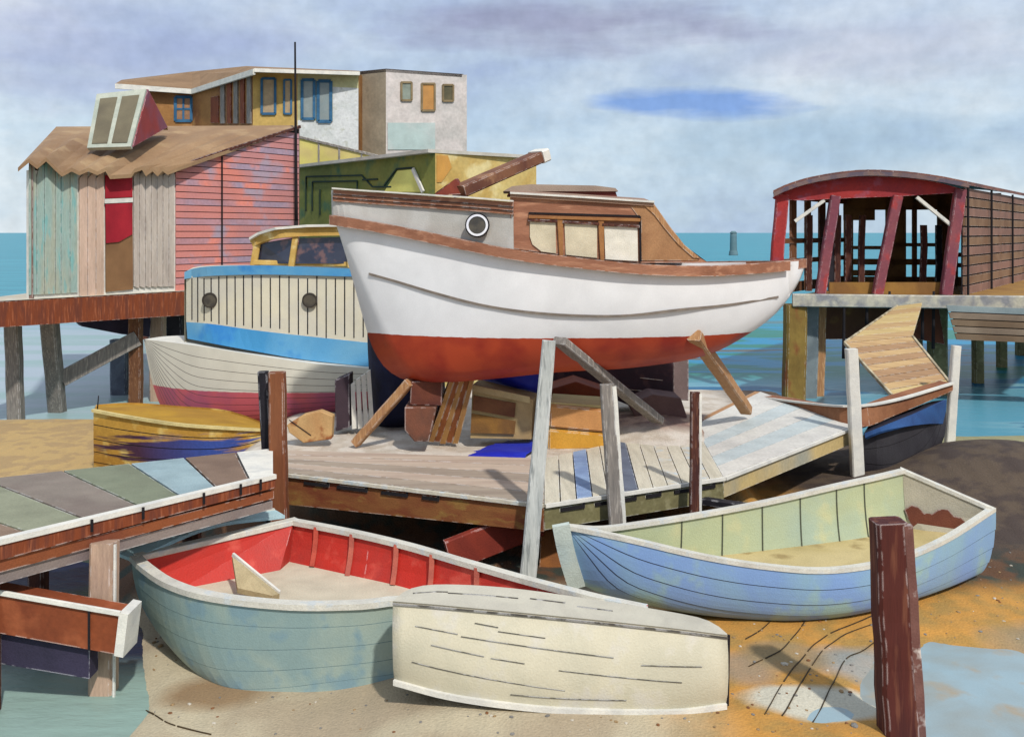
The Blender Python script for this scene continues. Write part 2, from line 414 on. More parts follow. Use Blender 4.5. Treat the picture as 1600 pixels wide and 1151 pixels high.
base = mixc(mth('MULTIPLY', blob(.33, .09, .17, .028, 1.2, .9), .5), base, skc((158, 184, 206)))
sc = N.new('ShaderNodeVectorMath'); sc.operation = 'SCALE'; sc.inputs['Scale'].default_value = 10.0
L.new(base, sc.inputs[0])
hsv = N.new('ShaderNodeHueSaturation'); L.new(mth('MULTIPLY_ADD', n6.outputs['Fac'], .36, .82), hsv.inputs['Value']); L.new(sc.outputs[0], hsv.inputs['Color'])
fin = mixc(.9, sky.outputs[0], hsv.outputs[0])
L.new(fin, bg.inputs['Color'])
vs = bpy.context.scene.view_settings; vs.view_transform = 'Standard'; vs.look = 'None'; vs.exposure = .18; vs.gamma = 1

# ================================================================== GROUND AND WATER
def frange(a, b, s):
    n = int(round((b-a)/s)); return [a+(b-a)*i/n for i in range(n+1)]
xs = [-3000, -400, -120, -50, -30]+frange(-22, -8, .3)+frange(-7.8, 9, .12)+frange(9.2, 20, .25)+[30, 60, 140, 500, 3000]
ys = [-60, -10, 2]+frange(5, 7.8, .25)+frange(8, 13, .1)+frange(13.2, 28, .22)+[32, 60, 200, 3000]
bm = bmesh.new(); grid = [[bm.verts.new((x, y, gz(x, y) if y < 60 else -1.4)) for x in xs] for y in ys]
for j in range(len(ys)-1):
    for i in range(len(xs)-1):
        f = bm.faces.new((grid[j][i], grid[j][i+1], grid[j+1][i+1], grid[j+1][i])); f.smooth = True
me = bpy.data.meshes.new('ground'); bm.to_mesh(me); bm.free()
g = bpy.data.objects.new('ground', me); C.objects.link(g); g['kind'] = 'structure'
gm = bpy.data.materials.new('beach_ground'); gm.use_nodes = True; nt = gm.node_tree; N = nt.nodes; L = nt.links
b = N['Principled BSDF']; b.inputs['Roughness'].default_value = .9
tc = N.new('ShaderNodeTexCoord'); sp = N.new('ShaderNodeSeparateXYZ'); L.new(tc.outputs['Object'], sp.inputs[0])
def nz_(scale, det=6, dist=0):
    n = N.new('ShaderNodeTexNoise'); n.inputs['Scale'].default_value = scale; n.inputs['Detail'].default_value = det; n.inputs['Distortion'].default_value = dist
    L.new(tc.outputs['Object'], n.inputs['Vector']); return n.outputs['Fac']
nA, nB, nC = nz_(.55, 6, .8), nz_(2.6), nz_(38, 3)
def sstep(src, a, b2):
    nd = N.new('ShaderNodeMapRange'); nd.interpolation_type = 'SMOOTHSTEP'; nd.inputs['From Min'].default_value = a; nd.inputs['From Max'].default_value = b2
    L.new(src, nd.inputs['Value']); return nd.outputs[0]
X, Y, Z = sp.outputs
wob = mth('MULTIPLY_ADD', nA, 3.0, -1.5); wob2 = mth('MULTIPLY_ADD', nB, 1.0, -.5)
def patch(x0, y0, rx, ry, soft=.35):
    a = mth('POWER', mth('ABSOLUTE', mth('DIVIDE', mth('SUBTRACT', X, x0), rx)), 2.0)
    c = mth('POWER', mth('ABSOLUTE', mth('DIVIDE', mth('SUBTRACT', Y, y0), ry)), 2.0)
    r = mth('ADD', mth('ADD', a, c), mth('ADD', mth('MULTIPLY', wob, .35), wob2))
    nd = N.new('ShaderNodeMapRange'); nd.inputs['From Min'].default_value = 1+soft; nd.inputs['From Max'].default_value = 1-soft
    L.new(r, nd.inputs['Value']); return nd.outputs[0]
col = mixc(sstep(nA, .42, .6), rgb((200, 186, 156)), rgb((180, 162, 134)))
xr = sstep(mth('ADD', X, mth('MULTIPLY', wob, .3)), 1.0, 2.2)
och = mixc(sstep(nB, .4, .62), rgb((206, 148, 66)), rgb((178, 138, 70)))
col = mixc(xr, col, och)
col = mixc(patch(3.0, 9.25, .75, .3), col, rgb((206, 200, 180)))
col = mixc(mth('MULTIPLY', patch(3.7, 10.1, .5, .4, .6), .7), col, rgb((146, 164, 170)))
col = mixc(mth('MULTIPLY', patch(2.4, 9.9, .3, .35, .6), .7), col, rgb((160, 142, 122)))
col = mixc(mth('MULTIPLY', patch(6.2, 10.6, .9, .5, .6), .8), col, rgb((150, 140, 116)))
col = mixc(mth('MULTIPLY', patch(2.9, 10.2, .45, .35), .7), col, rgb((150, 132, 100)))
col = mixc(patch(-3.0, 9.9, .55, .35, .6), col, rgb((154, 126, 92)))
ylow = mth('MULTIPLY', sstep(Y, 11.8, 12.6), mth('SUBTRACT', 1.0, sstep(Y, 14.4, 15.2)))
col = mixc(ylow, col, mixc(sstep(nB, .45, .6), rgb((98, 66, 40)), rgb((52, 60, 50))))  # ground darkened under the jetty, its shade put into the colour
bank = mth('MULTIPLY', sstep(Z, .55, .8), sstep(Y, 14.0, 14.8))
col = mixc(bank, col, mixc(sstep(nB, .4, .6), rgb((222, 212, 198)), rgb((200, 186, 168))))
col = mixc(mth('MULTIPLY', patch(2.9, 17.6, 1.6, 1.2), .9), col, mixc(sstep(nB, .45, .55), rgb((170, 138, 116)), rgb((120, 88, 78))))
col = mixc(mth('MULTIPLY', patch(-8.5, 19.5, 6.0, 3.6), mth('SUBTRACT', 1.0, sstep(X, -5, -4))), col, mixc(sstep(nB, .45, .55), rgb((196, 164, 108)), rgb((180, 150, 104))))
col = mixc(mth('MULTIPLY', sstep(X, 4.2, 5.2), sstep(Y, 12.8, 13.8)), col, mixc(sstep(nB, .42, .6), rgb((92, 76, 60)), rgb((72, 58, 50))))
col = mixc(mth('MULTIPLY', sstep(X, 7.5, 9), sstep(Y, 17.6, 18.6)), col, rgb((160, 156, 116)))
hs = N.new('ShaderNodeHueSaturation'); L.new(mth('MULTIPLY_ADD', nC, .5, .75), hs.inputs['Value']); L.new(col, hs.inputs['Color'])
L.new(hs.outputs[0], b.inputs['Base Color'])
wv = N.new('ShaderNodeTexWave'); wv.inputs['Scale'].default_value = .9; wv.inputs['Distortion'].default_value = 6; wv.inputs['Detail'].default_value = 2; wv.inputs['Detail Scale'].default_value = .6
L.new(tc.outputs['Object'], wv.inputs['Vector'])
bp = N.new('ShaderNodeBump'); bp.inputs['Strength'].default_value = .4; bp.inputs['Distance'].default_value = .04
L.new(mth('ADD', mth('MULTIPLY', wv.outputs['Fac'], .8), mth('ADD', nB, nC)), bp.inputs['Height']); L.new(bp.outputs[0], b.inputs['Normal'])
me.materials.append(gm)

# water
mb = MB(); mb.face([(-6000, 5, -.3), (6000, 5, -.3), (6000, 8000, -.3), (-6000, 8000, -.3)])
wm = bpy.data.materials.new('sea_water'); wm.use_nodes = True; nt = wm.node_tree; N = nt.nodes; L = nt.links
b = N['Principled BSDF']; b.inputs['Roughness'].default_value = .35; b.inputs['Specular IOR Level'].default_value = .12
tc = N.new('ShaderNodeTexCoord'); sp = N.new('ShaderNodeSeparateXYZ'); L.new(tc.outputs['Object'], sp.inputs[0]); X, Y, Z = sp.outputs
mpg = N.new('ShaderNodeMapping'); mpg.inputs['Scale'].default_value = (.12, .55, 1); L.new(tc.outputs['Object'], mpg.inputs[0])
nn = N.new('ShaderNodeTexNoise'); nn.inputs['Scale'].default_value = 1.0; nn.inputs['Detail'].default_value = 5; L.new(mpg.outputs[0], nn.inputs['Vector'])
nA = nn.outputs['Fac']
near = mixc(sstep(nA, .4, .6), rgb((96, 162, 184)), rgb((146, 190, 200)))
band = mixc(sstep(nA, .50, .54), near, rgb((14, 104, 148)))
left = mixc(sstep(nA, .4, .6), rgb((176, 192, 204)), rgb((154, 184, 184)))
nearc = mixc(sstep(X, -3, 1), left, band)
mid = mixc(sstep(nA, .48, .54), rgb((22, 128, 108)), rgb((12, 142, 186)))
mid = mixc(sstep(nA, .60, .64), mid, rgb((100, 96, 80)))
far = mixc(sstep(nA, .4, .62), rgb((20, 140, 160)), rgb((44, 158, 176)))
c = mixc(mth('MULTIPLY', sstep(Y, 30, 33), sstep(X, -3, 1)), nearc, mid)
c = mixc(sstep(Y, 44, 60), c, far)
pool = mth('SUBTRACT', 1.0, sstep(Y, 15.5, 17))
poolc = mixc(sstep(Y, 10.2, 11.0), rgb((150, 176, 166)), mixc(sstep(nA, .5, .58), rgb((26, 34, 62)), rgb((34, 70, 44))))  # navy and green put the left jetty's shade into the pool colour
c = mixc(pool, c, poolc)
L.new(c, b.inputs['Base Color'])
mpw = N.new('ShaderNodeMapping'); mpw.inputs['Scale'].default_value = (1, 2.4, 1); L.new(tc.outputs['Object'], mpw.inputs[0])
nw = N.new('ShaderNodeTexNoise'); nw.inputs['Scale'].default_value = 2.4; nw.inputs['Detail'].default_value = 4; L.new(mpw.outputs[0], nw.inputs['Vector'])
bp = N.new('ShaderNodeBump'); bp.inputs['Strength'].default_value = .35; bp.inputs['Distance'].default_value = .08
L.new(nw.outputs['Fac'], bp.inputs['Height']); L.new(bp.outputs[0], b.inputs['Normal'])
build(mb, 'water', wm, kind='structure', loc=(0, 0, 0))

# puddle, bottom right, one thin sheet following the sand
def lifted_sheet(outline, name, mat, lift=.012, wob=.3):
    mb = MB(); pts = rail(outline+[outline[0]], 64)[:-1]; c = sum(pts, Vector())/len(pts); K = 10
    rows = []
    for k in range(K+1):
        row = []
        for i, p in enumerate(pts):
            q = c.lerp(p, k/K*(1+wob*mnoise.noise(Vector((i*.55, 2, 5)))))
            row.append(mb.bm.verts.new((q.x, q.y, gz(q.x, q.y)+lift)))
        rows.append(row)
    for k in range(K):
        for i in range(len(pts)):
            j = (i+1) % len(pts); mb.bm.faces.new((rows[k][i], rows[k][j], rows[k+1][j], rows[k+1][i])).smooth = True
    return mb
PUD = M('puddle_water', (160, 184, 192), (156, 160, 152), scale=.8, var=.08, rough=.3, bump=.05, spec=.4, c3=(170, 158, 136))
mb = MB(); mb.face([(4.75+2.7*math.cos(a*math.pi/24), 9.35+2.3*math.sin(a*math.pi/24), -.062) for a in range(48)])
build(mb, 'puddle', PUD, kind='structure')

# low hill that carries the houses
mb = MB(); hx = frange(-14, 3.0, .8); hy = frange(33, 70, 1.5)
def hzf(x, y): return -1.2+4.2*sm(33, 37, y)*(1-sm(-1.5, 2.6, x))*sm(-13.2, -10.5, x)+.2*mnoise.noise(Vector((x*.3, y*.3, 0)))
gr = [[mb.bm.verts.new((x, y, hzf(x, y))) for x in hx] for y in hy]
for j in range(len(hy)-1):
    for i in range(len(hx)-1): mb.bm.faces.new((gr[j][i], gr[j][i+1], gr[j+1][i+1], gr[j+1][i])).smooth = True
build(mb, 'hill', M('hill_grass', (110, 116, 66), (130, 112, 70), scale=.6), kind='structure')


# ================================================================== HOUSES ON THE HILL
OCHW = M('ochre_house_wall', (206, 172, 98), (192, 160, 96), scale=.8, grain=9)
BRHW = M('brown_house_wall', (166, 118, 66), (138, 90, 54), c3=(182, 134, 82), scale=.5, grain=9)
ROOFB = M('brown_roof', (158, 126, 92), (142, 112, 80), scale=.5, grain=9)
PALEY = M('pale_yellow_wall', (206, 202, 158), (190, 188, 140), scale=.8, grain=9)
WHW = M('white_house_wall', (228, 230, 230), (212, 216, 214), scale=1.5, grain=12, c3=(196, 198, 190))
BLUEF = M('blue_frame', (60, 112, 150), (48, 96, 132), scale=2)
PANE = M('grey_blue_pane', (150, 160, 158), (132, 148, 152), scale=1, rough=.3, bump=.05, spec=.5)
WA = Wall((300, 43.5), (395, 38)); WB = Wall((395, 38), (560, 38.7)); WC = Wall((178, 42.6), (300, 43.5))
t = thing('hillside_house', 'brown and ochre timber house with blue framed windows, leftmost on the hill behind the shed', 'house', (WB.a.x, 38, 2.4))
def win(parent, w, x0, y0, x1, y1, fm, pm, fw=.09, cols=1, rows=1, name='window', off=.03):
    f = MB(); fw *= .8
    fw2 = fw
    a, b2, c2, d2 = w.quad(x0, y0, x1, y1, off)
    for p, q in ((a, b2), (b2, c2), (c2, d2), (d2, a)):
        f.beam(p, q, fw, .08, 0, up=w.n, bev=False)
    for k in range(1, cols): f.beam(a.lerp(b2, k/cols), d2.lerp(c2, k/cols), fw*.7, .06, 0, up=w.n, bev=False)
    for k in range(1, rows): f.beam(a.lerp(d2, k/rows), b2.lerp(c2, k/rows), fw*.7, .06, 0, up=w.n, bev=False)
    fo = build(f, name, fm, parent)
    g = MB(); g.slab([a, b2, c2, d2], .02, n=-w.n); build(g, 'pane', pm, fo)
mb = MB(); mb.slab([WC.p(222, 135), WC.p(300, 140), WC.z(300, 2.4), WC.z(222, 2.4)], .2, n=-WC.n)
mb.slab([WA.p(300, 140), WA.p(395, 110), WA.z(395, 2.4), WA.z(300, 2.4)], .2, n=-WA.n)
mb.slab([WC.p(222, 135), Vector((WC.p(222, 135).x-.3, 50, WC.p(222, 135).z)), Vector((WC.p(222, 135).x-.3, 50, 2.4)), WC.z(222, 2.4)], .2)
build(mb, 'side_wall', BRHW, t)
mb = MB()
for i in range(5):
    x0 = 344+i*10.3; mb.slab([WA.p(x0, 127-i*3.3, .06), WA.p(x0+6, 125-i*3.3, .06), WA.p(x0+6, 193, .06), WA.p(x0, 193, .06)], .06, i % 2, n=-WA.n)
build(mb, 'slatted_screen', [GREY, RUST], t)
mb = MB(); wslab(mb, WB, [(395, 111), (465, 112), (465, 330), (395, 330)], .2); build(mb, 'front_wall', OCHW, t)
mb = MB(); wslab(mb, WB, [(465, 112), (560, 116), (560, 138), (520, 136), (520, 190), (465, 188)], .2); build(mb, 'upper_wall', PALEY, t)
mb = MB(); wslab(mb, WB, [(520, 136), (560, 138), (560, 330), (465, 330), (465, 188), (520, 190)], .2); build(mb, 'whitewashed_wall', WHW, t)
mb = MB(); q = WB.p(560, 330); mb.slab([WB.p(560, 114), WB.p(560, 114)+Vector((.4, 10, 0)), q+Vector((.4, 10, 0)), q], .2); build(mb, 'end_wall', BRHW, t)
mb = MB()  # pitched roof rising behind the eaves
e = [WC.p(180, 131, .4), WC.p(300, 139.5, .4), WA.p(397, 108, .4)]
mb.slab([e[0], e[1], P(300, 112, 48), P(190, 125, 48)], .12); mb.slab([e[1], e[2], P(385, 103.5, 44), P(300, 112, 48)], .12)
mb.slab([e[2], WB.p(562, 112, .4), P(562, 111, 50), P(385, 103.5, 44)], .12)
for px_, d_ in ((226, 43.2), (262, 43.4), (300, 43.8), (226, 49), (280, 49)):
    st = MB(); q_ = Q(px_, 2.5, d_); st.beam(Vector((q_.x, q_.y, -1.4)), q_, .3); build(st, 'stilt', DBRN, t)
ro = build(mb, 'roof', ROOFB, t)
mb = MB(); mb.sweep([e[0], e[1]], .1, .22); mb.sweep([e[1], e[2]], .1, .22); mb.sweep([e[2]+Vector((0, 0, .02)), WB.p(562, 112.5, .4)], .1, .14)
build(mb, 'eave_board', OFFW, ro)
win(t, WC, 274, 152, 299, 189, BLUEF, M('warm_pane', (176, 130, 92), (150, 112, 84), rough=.4), .16, 2, 2)
mb = MB(); wslab(mb, WA, [(329, 152), (341, 150), (341, 192), (329, 192)], .04, .05); build(mb, 'door', M('dark_red_door', (112, 54, 34), (134, 70, 42), scale=1), t)
win(t, WB, 409, 123, 430, 178, BLUEF, M('tan_blind', (190, 166, 130), (176, 154, 124), rough=.5), .12)
win(t, WB, 444, 125, 455, 178, BLUEF, _m['tan_blind'], .09)
win(t, WB, 472, 125, 491, 186, BLUEF, PANE, .14)
win(t, WB, 497, 127, 517, 190, BLUEF, PANE, .16)

WD = Wall((560, 39.6), (603, 39)); WE = Wall((603, 39), (722, 40.4))
t = thing('flat_roofed_house', 'white flat roofed block with three small windows, rightmost on the hill', 'house', (WE.a.x, 39, 2.4))
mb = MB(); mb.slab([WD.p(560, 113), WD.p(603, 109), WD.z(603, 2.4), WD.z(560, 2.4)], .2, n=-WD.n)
build(mb, 'shaded_wall', M('shade_taupe_wall', (170, 156, 134), (154, 142, 122), scale=.8, grain=9), t)  # taupe puts the white block's shaded side into the wall colour
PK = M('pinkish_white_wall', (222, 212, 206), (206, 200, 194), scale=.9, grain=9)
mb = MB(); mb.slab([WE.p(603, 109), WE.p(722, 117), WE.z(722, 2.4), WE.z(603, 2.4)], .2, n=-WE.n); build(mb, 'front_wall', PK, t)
mb = MB(); a = WE.p(722, 117); mb.slab([a, a+Vector((-.5, 6, 0)), Vector((a.x-.5, a.y+6, 2.4)), Vector((a.x, a.y, 2.4))], .2)
a = WD.p(560, 113); mb.slab([a, a+Vector((-.1, 7, 0)), Vector((a.x-.1, a.y+7, 2.4)), Vector((a.x, a.y, 2.4))], .2); build(mb, 'rear_wall', PK, t)
mb = MB(); mb.slab([WD.p(558, 112), WE.p(603, 107.5), WE.p(724, 116), WE.p(724, 116)+Vector((-.5, 6.2, 0)), WD.p(558, 112)+Vector((0, 7, 0))], .14, n=Vector((0, 0, -1)))
build(mb, 'roof', M('dark_roof_edge', (74, 66, 66), (92, 82, 76), scale=2), t)
for (x0, y0, x1, y1, m_) in ((627, 129, 643, 157, M('grey_green_pane', (150, 160, 146), rough=.35, spec=.5)), (659, 131, 679, 173, M('orange_blind', (206, 150, 84), (190, 140, 84), scale=1)), (692, 133, 708, 158, M('olive_pane', (108, 100, 74), (92, 88, 66), scale=2, rough=.35))):
    win(t, WE, x0, y0, x1, y1, M('drab_frame', (150, 130, 96), scale=2), m_, .1)
mb = MB(); wslab(mb, WE, [(606, 192), (680, 192), (680, 234), (606, 234)], .03, .035); build(mb, 'painted_panel', M('pale_aqua_panel', (190, 208, 204), (204, 212, 208), scale=.8), t)

WF = Wall((463, 37), (598, 36.6))
mb = MB(); mb.slab([WF.p(463, 213), WF.p(575, 238), WF.p(598, 246), WF.z(598, 2.0), WF.z(463, 2.0)], .15, n=-WF.n)
for x in (498, 530, 565): mb.beam(WF.p(x, 214+(x-463)*.24, .02), WF.p(x, 300, .02), .06, .03, 1, bev=False)
mb.beam(WF.p(463, 213, .02), WF.p(598, 246, .02), .1, .1, 1)
build(mb, 'yellow_fence', [M('yellow_boards', (226, 212, 120), (218, 196, 130), scale=.6), GREY], label='low yellow board fence below the whitewashed house wall', cat='fence')

# green and yellow warehouse
WG = Wall((463, 34.8), (680, 28)); WY = Wall((680, 28), (838, 30.4))
t = thing('green_warehouse', 'long olive green warehouse with a yellow end wall behind the white cruiser', 'warehouse', (WG.b.x, 28, 0))
GRN = M('olive_green_wall', (142, 144, 72), (116, 128, 62), c3=(84, 116, 82), scale=.45, grain=9)
YEL = M('mottled_yellow_wall', (220, 196, 126), (204, 170, 96), c3=(226, 208, 150), scale=.6, grain=9)
mb = MB(); mb.slab([WG.p(463, 263), WG.p(680, 239), WG.z(680, -.8), WG.z(463, -.8)], .2, n=-WG.n); go = build(mb, 'green_wall', GRN, t)
mb = MB(); mb.slab([WY.p(680, 239), WY.p(838, 248), WY.z(838, -.8), WY.z(680, -.8)], .2, n=-WY.n); build(mb, 'yellow_wall', YEL, t)
far = WG.a+(WY.b-WY.a); zt = WG.p(680, 239).z
mb = MB(); mb.slab([Vector((WY.b.x, WY.b.y, zt)), Vector((far.x, far.y, zt)), Vector((far.x, far.y, -1)), Vector((WY.b.x, WY.b.y, -1))], .15, n=Vector((-1, 0, 0)))
build(mb, 'rear_wall', YEL, t)
mb = MB(); mb.slab([Vector((WG.a.x, WG.a.y, zt))+WG.n*.2, Vector((WG.b.x, WG.b.y, zt))+WG.n*.25, Vector((WY.b.x, WY.b.y, zt))+WY.n*.2, Vector((far.x, far.y, zt+.5))], .1, n=Vector((0, 0, 1)))
build(mb, 'roof', M('pale_roof_edge', (214, 210, 200), (196, 190, 176), scale=1), t)
mb = MB()
DG = M('dark_green_trim', (38, 62, 50), (30, 48, 44), scale=2)
for a, b2 in (((478, 276), (565, 274)), ((565, 274), (582, 292)), ((582, 292), (612, 292)), ((488, 284), (558, 283)), ((558, 283), (558, 296)), ((566, 281), (590, 280)), ((488, 284), (488, 330)), ((500, 296), (500, 336)), ((478, 276), (478, 330)), ((600, 290), (620, 264)), ((620, 264), (645, 262)), ((645, 262), (660, 297))):
    mb.beam(WG.p(*a, .03), WG.p(*b2, .02), .05, .03, 0, up=WG.n, bev=False)
build(mb, 'trim', DG, t)
mb = MB(); wslab(mb, WG, [(600, 300), (621, 267), (643, 265), (657, 300)], .05, .03); mb.beam(WG.p(645, 264, .06), WG.p(661, 300, .06), .12, .06, 1, up=WG.n, bev=False)
build(mb, 'gable_panel', [M('lime_panel', (250, 246, 140), (240, 234, 130), scale=.8), OFFW], t)
mb = MB(); wslab(mb, WY, [(683, 243), (700, 243), (706, 262), (690, 285), (683, 285)], .03, .025); build(mb, 'stained_board', M('orange_stain', (214, 158, 78), (200, 150, 84), scale=1), t)

# pole at the shed corner
mb = MB(); mb.log(P(463, 345, 30.6), P(461, 66, 30.6), .055, .03, n=8); mb.log(P(463, 345, 30.6), Q(463, 2.2, 30.6), .06, .06, n=8)
build(mb, 'thin_mast', INK, label='tall thin black mast standing at the corner of the pink shed', cat='mast')

# ================================================================== LEFT SHED ON THE PIER
t = thing('plank_shed', 'patched plank shed with pink clapboard side and brown roof on the left pier', 'shed', (Q(275, 2.85, 27)))
S1 = Wall((45, 23.7), (275, 27)); S2 = Wall((275, 27), (467, 31)); zb = 2.86
mb = MB(); mb.slab([S1.p(45, 266), S1.p(275, 272), S1.z(275, zb), S1.z(45, zb)], .12, n=-S1.n); build(mb, 'inner_wall', OFFW, t)
TEAL = M('teal_boards', (164, 188, 178), (182, 186, 166), c3=(132, 182, 178), scale=1.4, grain=20, st=(2.2, 2.2, .35))
mb = MB()
for x0, x1, yt, yp in ((46, 57, 248, 262), (58, 69, 262, 246), (70, 86, 243, 252), (87, 95, 258, 264), (96, 109, 266, 258), (110, 121, 256, 254)):
    mb.slab([S1.p(x0, yt+13, .05), S1.p((x0+x1)/2, min(yt, yp)+7, .05), S1.p(x1, yp+13, .05), S1.z(x1, zb+.1, .05), S1.z(x0, zb+.1, .05)], .04, 0, n=-S1.n)
build(mb, 'teal_boarding', TEAL, t)
def zig(x0, x1, n, y0, y1, yb, mats, name, off=.06, amp=9):
    mb = MB()
    for i in range(n):
        a = x0+(x1-x0)*i/n+.5; b2 = x0+(x1-x0)*(i+1)/n-.5; yt = y0+(y1-y0)*i/n
        mb.slab([S1.p(a, yt+amp+8, off), S1.p(b2, yt-amp*.6+9, off), S1.p(b2, yb-(x1-b2)*-.06, off), S1.p(a, yb, off)], .04, i % len(mats), n=-S1.n)
    build(mb, name, mats, t)
zig(124, 163, 3, 262, 262, 462, [M('peach_boards', (222, 190, 168), (206, 176, 154), scale=1.2, grain=20, st=(3, 3, .4))], 'peach_boarding')
zig(209, 273, 7, 258, 262, 447, [M('taupe_boards', (206, 192, 178), (188, 174, 162), scale=1.2, grain=20, st=(3, 3, .4))], 'taupe_boarding', amp=6)
d = MB(); wslab(d, S1, [(165, 274), (207, 272), (208, 452), (166, 456)], .04, .05); do = build(d, 'door', M('brown_door', (148, 110, 74), (134, 98, 66), scale=1), t)
d = MB(); wslab(d, S1, [(165, 274), (207, 272), (207, 308), (165, 310)], .03, .085); wslab(d, S1, [(165, 319), (207, 317), (207, 366), (186, 378), (166, 380)], .03, .085); build(d, 'red_panel', M('crimson_paint', (178, 36, 50), (160, 28, 44), scale=1), do)
d = MB(); wslab(d, S1, [(164, 311), (208, 309), (208, 316), (164, 318)], .04, .09); build(d, 'cross_rail', OFFW, do)
# pink clapboard gable end, boards one above the other
PK1 = M('coral_clapboard', (232, 142, 126), (206, 142, 140), c3=(180, 158, 172), wear=False, grain=20, var=.1, scale=.35)
PK2 = M('mauve_clapboard', (214, 144, 138), (178, 154, 172), c3=(232, 142, 126), wear=False, scale=.4, grain=12)
mb = MB(); mb.slab([S2.p(275, 262), S2.p(467, 199), S2.z(467, zb), S2.z(275, zb)], .1, n=-S2.n)
ztl = S2.p(275, 262).z; ztr = S2.p(467, 199).z
n = 27
for i in range(n):
    z0 = zb+(ztr-zb)*i/n; z1 = zb+(ztr-zb)*(i+1)/n-.022
    # where the board meets the sloping top
    def xat(z): return 275 if z <= ztl else 275+(467-275)*((z-ztl)/(ztr-ztl))
    a = xat(z1)
    if a > 462: break
    pts = [S2.z(275 if z1 <= ztl else xat(z0), z0, .04), S2.z(467, z0, .04), S2.z(467, z1, .03), S2.z(a, z1, .03)]
    mb.slab(pts, .03, i % 3 != 1 and 1 or 2, n=-S2.n)
mb.beam(S2.z(347, zb, .07), S2.p(347, 236, .07), .04, .03, 0, bev=False)
build(mb, 'clapboard_wall', [INK, PK1, PK2], t)
mb = MB(); mb.slab([S1.z(45, zb), S1.z(45, 6.3), Vector((S1.a.x-1.5, 31, 6.3)), Vector((S1.a.x-1.5, 31, zb))], .1, n=Vector((1, 0, 0)))
mb.slab([Vector((S1.a.x-1.5, 31, 7.8)), P(467, 200, 31.1), Q(467, zb, 31.1), Vector((S1.a.x-1.5, 31, zb))], .1); build(mb, 'rear_wall', PKB := M('drab_boards', (150, 120, 110), scale=1), t)
# roof: ragged front edge
mb = MB()
front = [(28, 262), (45, 248), (58, 258), (72, 246), (88, 262), (97, 270), (112, 262), (124, 268), (138, 262), (152, 268), (165, 262), (172, 274), (205, 272), (210, 264), (222, 260), (228, 270), (238, 262), (246, 270), (254, 262), (262, 268), (277, 262)]
fr = [S1.p(x, y, .35) for x, y in front]
rg = [P(88, 198, 30.9), P(155, 205, 30.9), P(300, 196, 31), P(468, 196, 31.2)]
bk = rail(rg, len(fr)); R0 = [fr, bk]
K = 6; th = Vector((0, 0, -.1)); rows = []
ra = rg[0]; rb = rg[-1]
for k in range(K+1):
    rows.append([f.lerp(ra.lerp(rb, i/(len(fr)-1)), k/K) for i, f in enumerate(fr)])
for k in range(K):
    for i in range(len(fr)-1):
        mb.face((rows[k][i], rows[k][i+1], rows[k+1][i+1], rows[k+1][i]))
        mb.face([p+th for p in (rows[k][i], rows[k+1][i], rows[k+1][i+1], rows[k][i+1])])
for i in range(len(fr)-1): mb.face((fr[i], fr[i+1], fr[i+1]+th, fr[i]+th))
for k in range(K):
    for c2 in (0, -1): mb.face((rows[k][c2], rows[k+1][c2], rows[k+1][c2]+th, rows[k][c2]+th))
SR = M('shed_roof_felt', (166, 134, 100), (150, 118, 88), c3=(176, 146, 110), scale=.4, grain=14, var=.1)
ro = build(mb, 'roof', SR, t, merge=True)
mb = MB(); mb.beam(S2.p(275, 261, .12), S2.p(469, 198, .12), .07, .1, 0); build(mb, 'verge_board', DBRN, ro)
# skylight dormer
mb = MB(); A = P(136, 231, 26.0); B2 = P(204, 229, 26.0); Cc = P(228, 139, 27.2); D = P(151, 147, 27.2)
def inset(A, B, C_, D, u0, v0, u1, v1):
    f = lambda u, v: A.lerp(B, u).lerp(D.lerp(C_, u), v)
    return [f(u0, v0), f(u1, v0), f(u1, v1), f(u0, v1)]
fwd = Vector((0, -1, .0)).normalized()
mb.slab([A, B2, Cc, D], .12, 0)
do = build(mb, 'dormer', LG2 := M('pale_dormer_frame', (196, 200, 184), (178, 186, 172), scale=2), t)
mb = MB()
for q in (inset(A, B2, Cc, D, .1, .07, .45, .9), inset(A, B2, Cc, D, .55, .07, .9, .9)): mb.slab([p+fwd*.03 for p in q], .03, 0)
build(mb, 'dormer_pane', M('dusty_brown_pane', (124, 114, 88), (108, 98, 76), scale=1, rough=.3, spec=.5), do)
mb = MB(); mb.slab([B2+Vector((.03, .1, 0)), P(262, 199, 29.0), Cc+Vector((.03, .1, 0))], .1, 0); build(mb, 'dormer_cheek', M('red_cheek', (160, 66, 66), (138, 84, 104), scale=.8), do)
mb = MB(); mb.slab([D, Cc, P(262, 199, 29.2), P(190, 199, 29.2)], .08, 0, n=Vector((0, .3, -1))); build(mb, 'dormer_roof', SR, do)

# pier carrying it
t = thing('left_pier', 'brown beamed pier on posts that carries the pink shed', 'pier', (Q(160, -.3, 25)))
mb = MB()
a = S1.z(-120, zb, .5); b2 = S1.z(292, zb, .5); back = Vector((0, 9, 0))
mb.slab([a, b2, S2.z(480, zb, .4), S2.z(480, zb, .4)+Vector((-2, 2, 0)), a+back], .12, n=Vector((0, 0, -1))); build(mb, 'deck', CREAM, t)
mb = MB(); mb.hexa([a+Vector((0, -.02, -.0)), b2+Vector((0, -.02, -.0)), b2+Vector((0, -.02, -.66)), a+Vector((0, -.02, -.58))], [p+Vector((-.1, .3, 0)) for p in (a, b2, b2+Vector((0, 0, -.66)), a+Vector((0, 0, -.58)))]); build(mb, 'front_beam', RUST, t)
mb = MB(); mb.beam(S2.z(276, zb-.35, .3), S2.z(480, zb-.35, .3), .2, .6); build(mb, 'side_beam', BRN, t)
